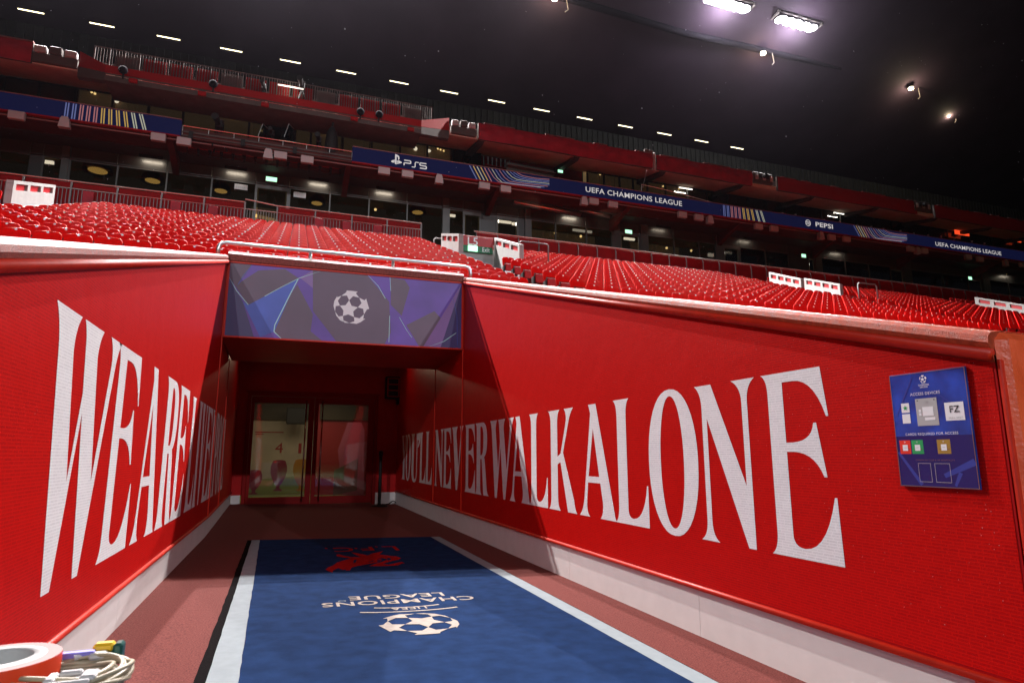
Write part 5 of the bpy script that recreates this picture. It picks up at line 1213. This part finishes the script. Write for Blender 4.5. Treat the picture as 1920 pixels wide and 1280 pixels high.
pts=[(-30,yb,zroof(yb)-.3),tuple(atY(1070,0,yb)),tuple(atY(1280,62,yb)),tuple(atY(1600,132,yb)),tuple(atY(1720,160,yb)),tuple(atY(1775,205,36.8)),tuple(atY(1835,248,39.))]
pts[0]=(-30,yb,pts[1][2]); b.tube(pts,.24,8); b.build('beam',M['soot'],t,True)
def flood(x,y,z,label,n,w,warm=False):
    t=thing('floodlight_bank',label,'floodlight',(x,y,z),'floodlight banks under the roof')
    b=MB(); b.box(x-w/2-.3,x+w/2+.3,y-.5,y-.38,z+.2,z+.32); b.box(x-w/2-.3,x+w/2+.3,y+.38,y+.5,z+.2,z+.32); b.box(x-w/2-.3,x-w/2-.18,y-.5,y+.5,z+.05,z+.2); b.box(x+w/2+.18,x+w/2+.3,y-.5,y+.5,z+.05,z+.2)
    for s in (-1,1): b.tube([(x+s*w/2,y,z+.26),(x+s*w/2,y,zroof(y)-.02)],.06,6)
    b.build('frame',M['gantrygrey'],t)
    for k in range(n):
        xx=x-w/2+w*(k+.5)/n; b=MB(); b.lathe([(.001,.22),(.22,.20),(.44,-.02),(.43,-.04)],(xx,y,z),14); h=b.build('lamp_head',M['black'],t,True)
        b=MB(); b.lathe([(.001,-.045),(.425,-.035)],(xx,y,z),14); b.build('glass',M['warmflood' if warm else 'flood'],h)
    return t
for i,(x,y,z) in enumerate(FLOODS):
    flood(x,y,z,('bank of white floodlights under the roof, the bright pair: '+('nearer the picture middle' if i==4 else 'with its separate end lamps') if i>3 else 'bank of white floodlights above the picture frame, '+ORD[i]+' along the roof'),6 if i!=5 else 5,3.6)
for k,(px,py) in enumerate(((1040,-1),(1431,101),(1708,167),(1777,213))):
    Y=35.0 if k<3 else 36.9
    q=atY(px,py,Y); t=thing('spot_lamp','small warm spot lamp under the roof '+['cut off by the top edge','left of the long beam below the floodlights','where the long beam bends','beyond the bend of the long beam'][k],'lamp',q,'warm spot lamps on the beam')
    b=MB(); b.lathe([(.001,.2),(.16,.18),(.2,0),(.19,-.02)],q,12); b.build('housing',M['black'],t,True)
    b=MB(); b.lathe([(.001,-.05),(.18,-.03),(.19,-.021)],q,12); b.lathe([(.2,.0),(.203,.05),(.2,.1)],q,12); b.build('glass',M['warmflood'],t,True)
    b=MB(); b.tube([q+np.array([.9,.0,.25]),q+np.array([1.0,0,-.55]),q+np.array([.75,0,-.8])],.035,6); b.build('bracket',M['gantrygrey'],t)
    lamp('POINT','spot_light',q+np.array([0,-.1,-.35]),900 if k==3 else 420,(1,.8,.5),None,.1)

# ------------------------------------------------------------------ things on the case beside the camera
zc_=.0
P0=CAM+ray(-6,1232)*1.0                                       # centre of the tape roll's top face
t=thing('equipment_case','black equipment case carrying the tape roll and the coiled cable','case',(P0[0]-.25,P0[1]-.15,0))
ztop_=P0[2]-.050
b=MB(); b.bbox(P0[0]-.75,P0[0]+.125,P0[1]-.75,P0[1]+.10,.03,ztop_-.004,.012); b.build('case_body',M['case'],t)
b=MB(); b.box(P0[0]-.755,P0[0]+.13,P0[1]-.755,P0[1]+.105,ztop_-.14,ztop_-.125); b.build('metal_edge',M['steeldk'],t)
t=thing('tape_roll','roll of orange red tape lying flat with a white core','tape roll',(P0[0],P0[1],ztop_))
b=MB(); R_o=.086; b.lathe([(R_o,.0),(R_o+.0005,.004),(R_o+.0005,.045),(R_o,.049)],(P0[0],P0[1],ztop_),48); b.build('tape',M['tapered'],t,True)
b=MB(); b.lathe([(R_o,.049),(.066,.0495)],(P0[0],P0[1],ztop_),48); b.build('side_face',M['tapeside'],t,True)
b=MB(); b.lathe([(.066,.0495),(.049,.050),(.0485,.046),(.0485,.0)],(P0[0],P0[1],ztop_),48); b.build('core',M['card'],t,True)
# coiled cable
Q=CAM+ray(132,1259)*1.0; zq_=ztop_
t=thing('cable_coil','coil of thin cream cable lying beside the tape roll','cable',(Q[0],Q[1],zq_)); 
for k in range(13):
    b=MB(); pts=[]; rx,ry=rng.uniform(.066,.084),rng.uniform(.055,.078); ox,oy=rng.normal(0,.007),rng.normal(0,.006); ph=rng.uniform(0,6); tilt=rng.uniform(-.05,.12); lift=.004+.0017*k
    for i in range(41):
        a=2*math.pi*i/40; u,v=rx*math.cos(a),ry*math.sin(a); pts.append((Q[0]+ox+u,Q[1]+oy+v,zq_+lift+.012*math.sin(a*2+ph)*.5+tilt*u*.45+.004))
    b.tube(pts,.0036,8,cap=False); b.build('cable_loop',M['cable'],t,True)
p=CAM+ray(140,1226)*1.06; t=thing('cable_tie','violet plastic strap around the coiled cable','strap',p); b=MB(); b.bbox(p[0]-.035,p[0]+.03,p[1]-.008,p[1]+.008,p[2]-.006,p[2]+.004,.002); b.build('strap',M['violet'],t)
b=MB(); b.bbox(p[0]-.038,p[0]-.026,p[1]-.011,p[1]-.0085,p[2]-.010,p[2]-.004,.001); b.build('buckle',M['black'],t)
p=CAM+ray(203,1214)*1.09; t=thing('cable_plug','yellow and green plug lying at the end of the coiled cable','plug',p)
b=MB(); b.bbox(p[0]-.022,p[0]+.010,p[1]-.010,p[1]+.012,p[2]-.004,p[2]+.010,.004); b.build('yellow_shell',M['yellow'],t)
b=MB(); b.bbox(p[0]+.009,p[0]+.024,p[1]-.014,p[1]+.014,p[2]-.024,p[2]+.009,.004); b.bbox(p[0]-.026,p[0]+.008,p[1]-.012,p[1]+.010,p[2]-.010,p[2]-.0045,.002); b.build('green_shell',M['green'],t)
p=CAM+ray(185,1224)*1.07; b=MB(); b.bbox(p[0]-.014,p[0]+.014,p[1]-.010,p[1]+.010,p[2]-.009,p[2]+.003,.004); 
t=thing('white_connector','white plastic connector under the yellow and green plug','connector',p); b.build('body',M['white'],t); b=MB(); b.tube([p+np.array([-.02,0,0]),p+np.array([-.034,-.006,-.002])],.005,8); b.build('neck',M['white'],t)
p=CAM+ray(128,1270)*.95; t=thing('white_clip','white plastic clip with a square hole leaning on the cable coil','clip',p)
b=MB(); b.bbox(p[0]-.032,p[0]+.030,p[1]-.012,p[1]-.004,p[2]-.010,p[2]-.002,.002); b.bbox(p[0]-.032,p[0]-.018,p[1]-.006,p[1]+.030,p[2]-.008,p[2]+.002,.003); b.bbox(p[0]+.014,p[0]+.036,p[1]-.004,p[1]+.030,p[2]-.008,p[2]+.002,.003); b.bbox(p[0]-.018,p[0]+.014,p[1]+.018,p[1]+.030,p[2]-.004,p[2]+.004,.003); b.build('clip_frame',M['white'],t)

# ------------------------------------------------------------------ rain in the air
V=[];F=[]
for i in range(260):
    d=rng.uniform(2,24); px,py=rng.uniform(-50,1970),rng.uniform(-40,520); p=CAM+ray(px,py)*d
    if abs(p[0])<.4 and p[1]<1: continue
    r=.0016+.0016*rng.random()+d*.00009; b0=len(V)
    V+=[(p[0]+r,p[1],p[2]),(p[0]-r,p[1],p[2]),(p[0],p[1]+r,p[2]),(p[0],p[1]-r,p[2]),(p[0],p[1],p[2]+r*1.3),(p[0],p[1],p[2]-r*1.3)]
    F+=[tuple(b0+k for k in f) for f in ((0,2,4),(2,1,4),(1,3,4),(3,0,4),(2,0,5),(1,2,5),(3,1,5),(0,3,5))]
me=bpy.data.meshes.new('rain'); me.from_pydata(V,[],F); M['rain']=mat('rain_water',(.5,.5,.55),.05,spec=1.0); me.materials.append(M['rain']); stuff(link('rain',me))

# ------------------------------------------------------------------ thin haze standing in for lens glow around the floodlights
hz=bpy.data.materials.new('glow_haze'); hz.use_nodes=True; hn=hz.node_tree.nodes; hn.remove(hn['Principled BSDF'])
pv=hn.new('ShaderNodeVolumePrincipled'); pv.inputs['Color'].default_value=(.88,.82,1.0,1); pv.inputs['Density'].default_value=HAZE; pv.inputs['Anisotropy'].default_value=.86
hz.node_tree.links.new(pv.outputs[0],hn['Material Output'].inputs['Volume'])
b=MB(); b.box(-120,130,-105,65,-1.1,47); stuff(b.build('haze',hz))
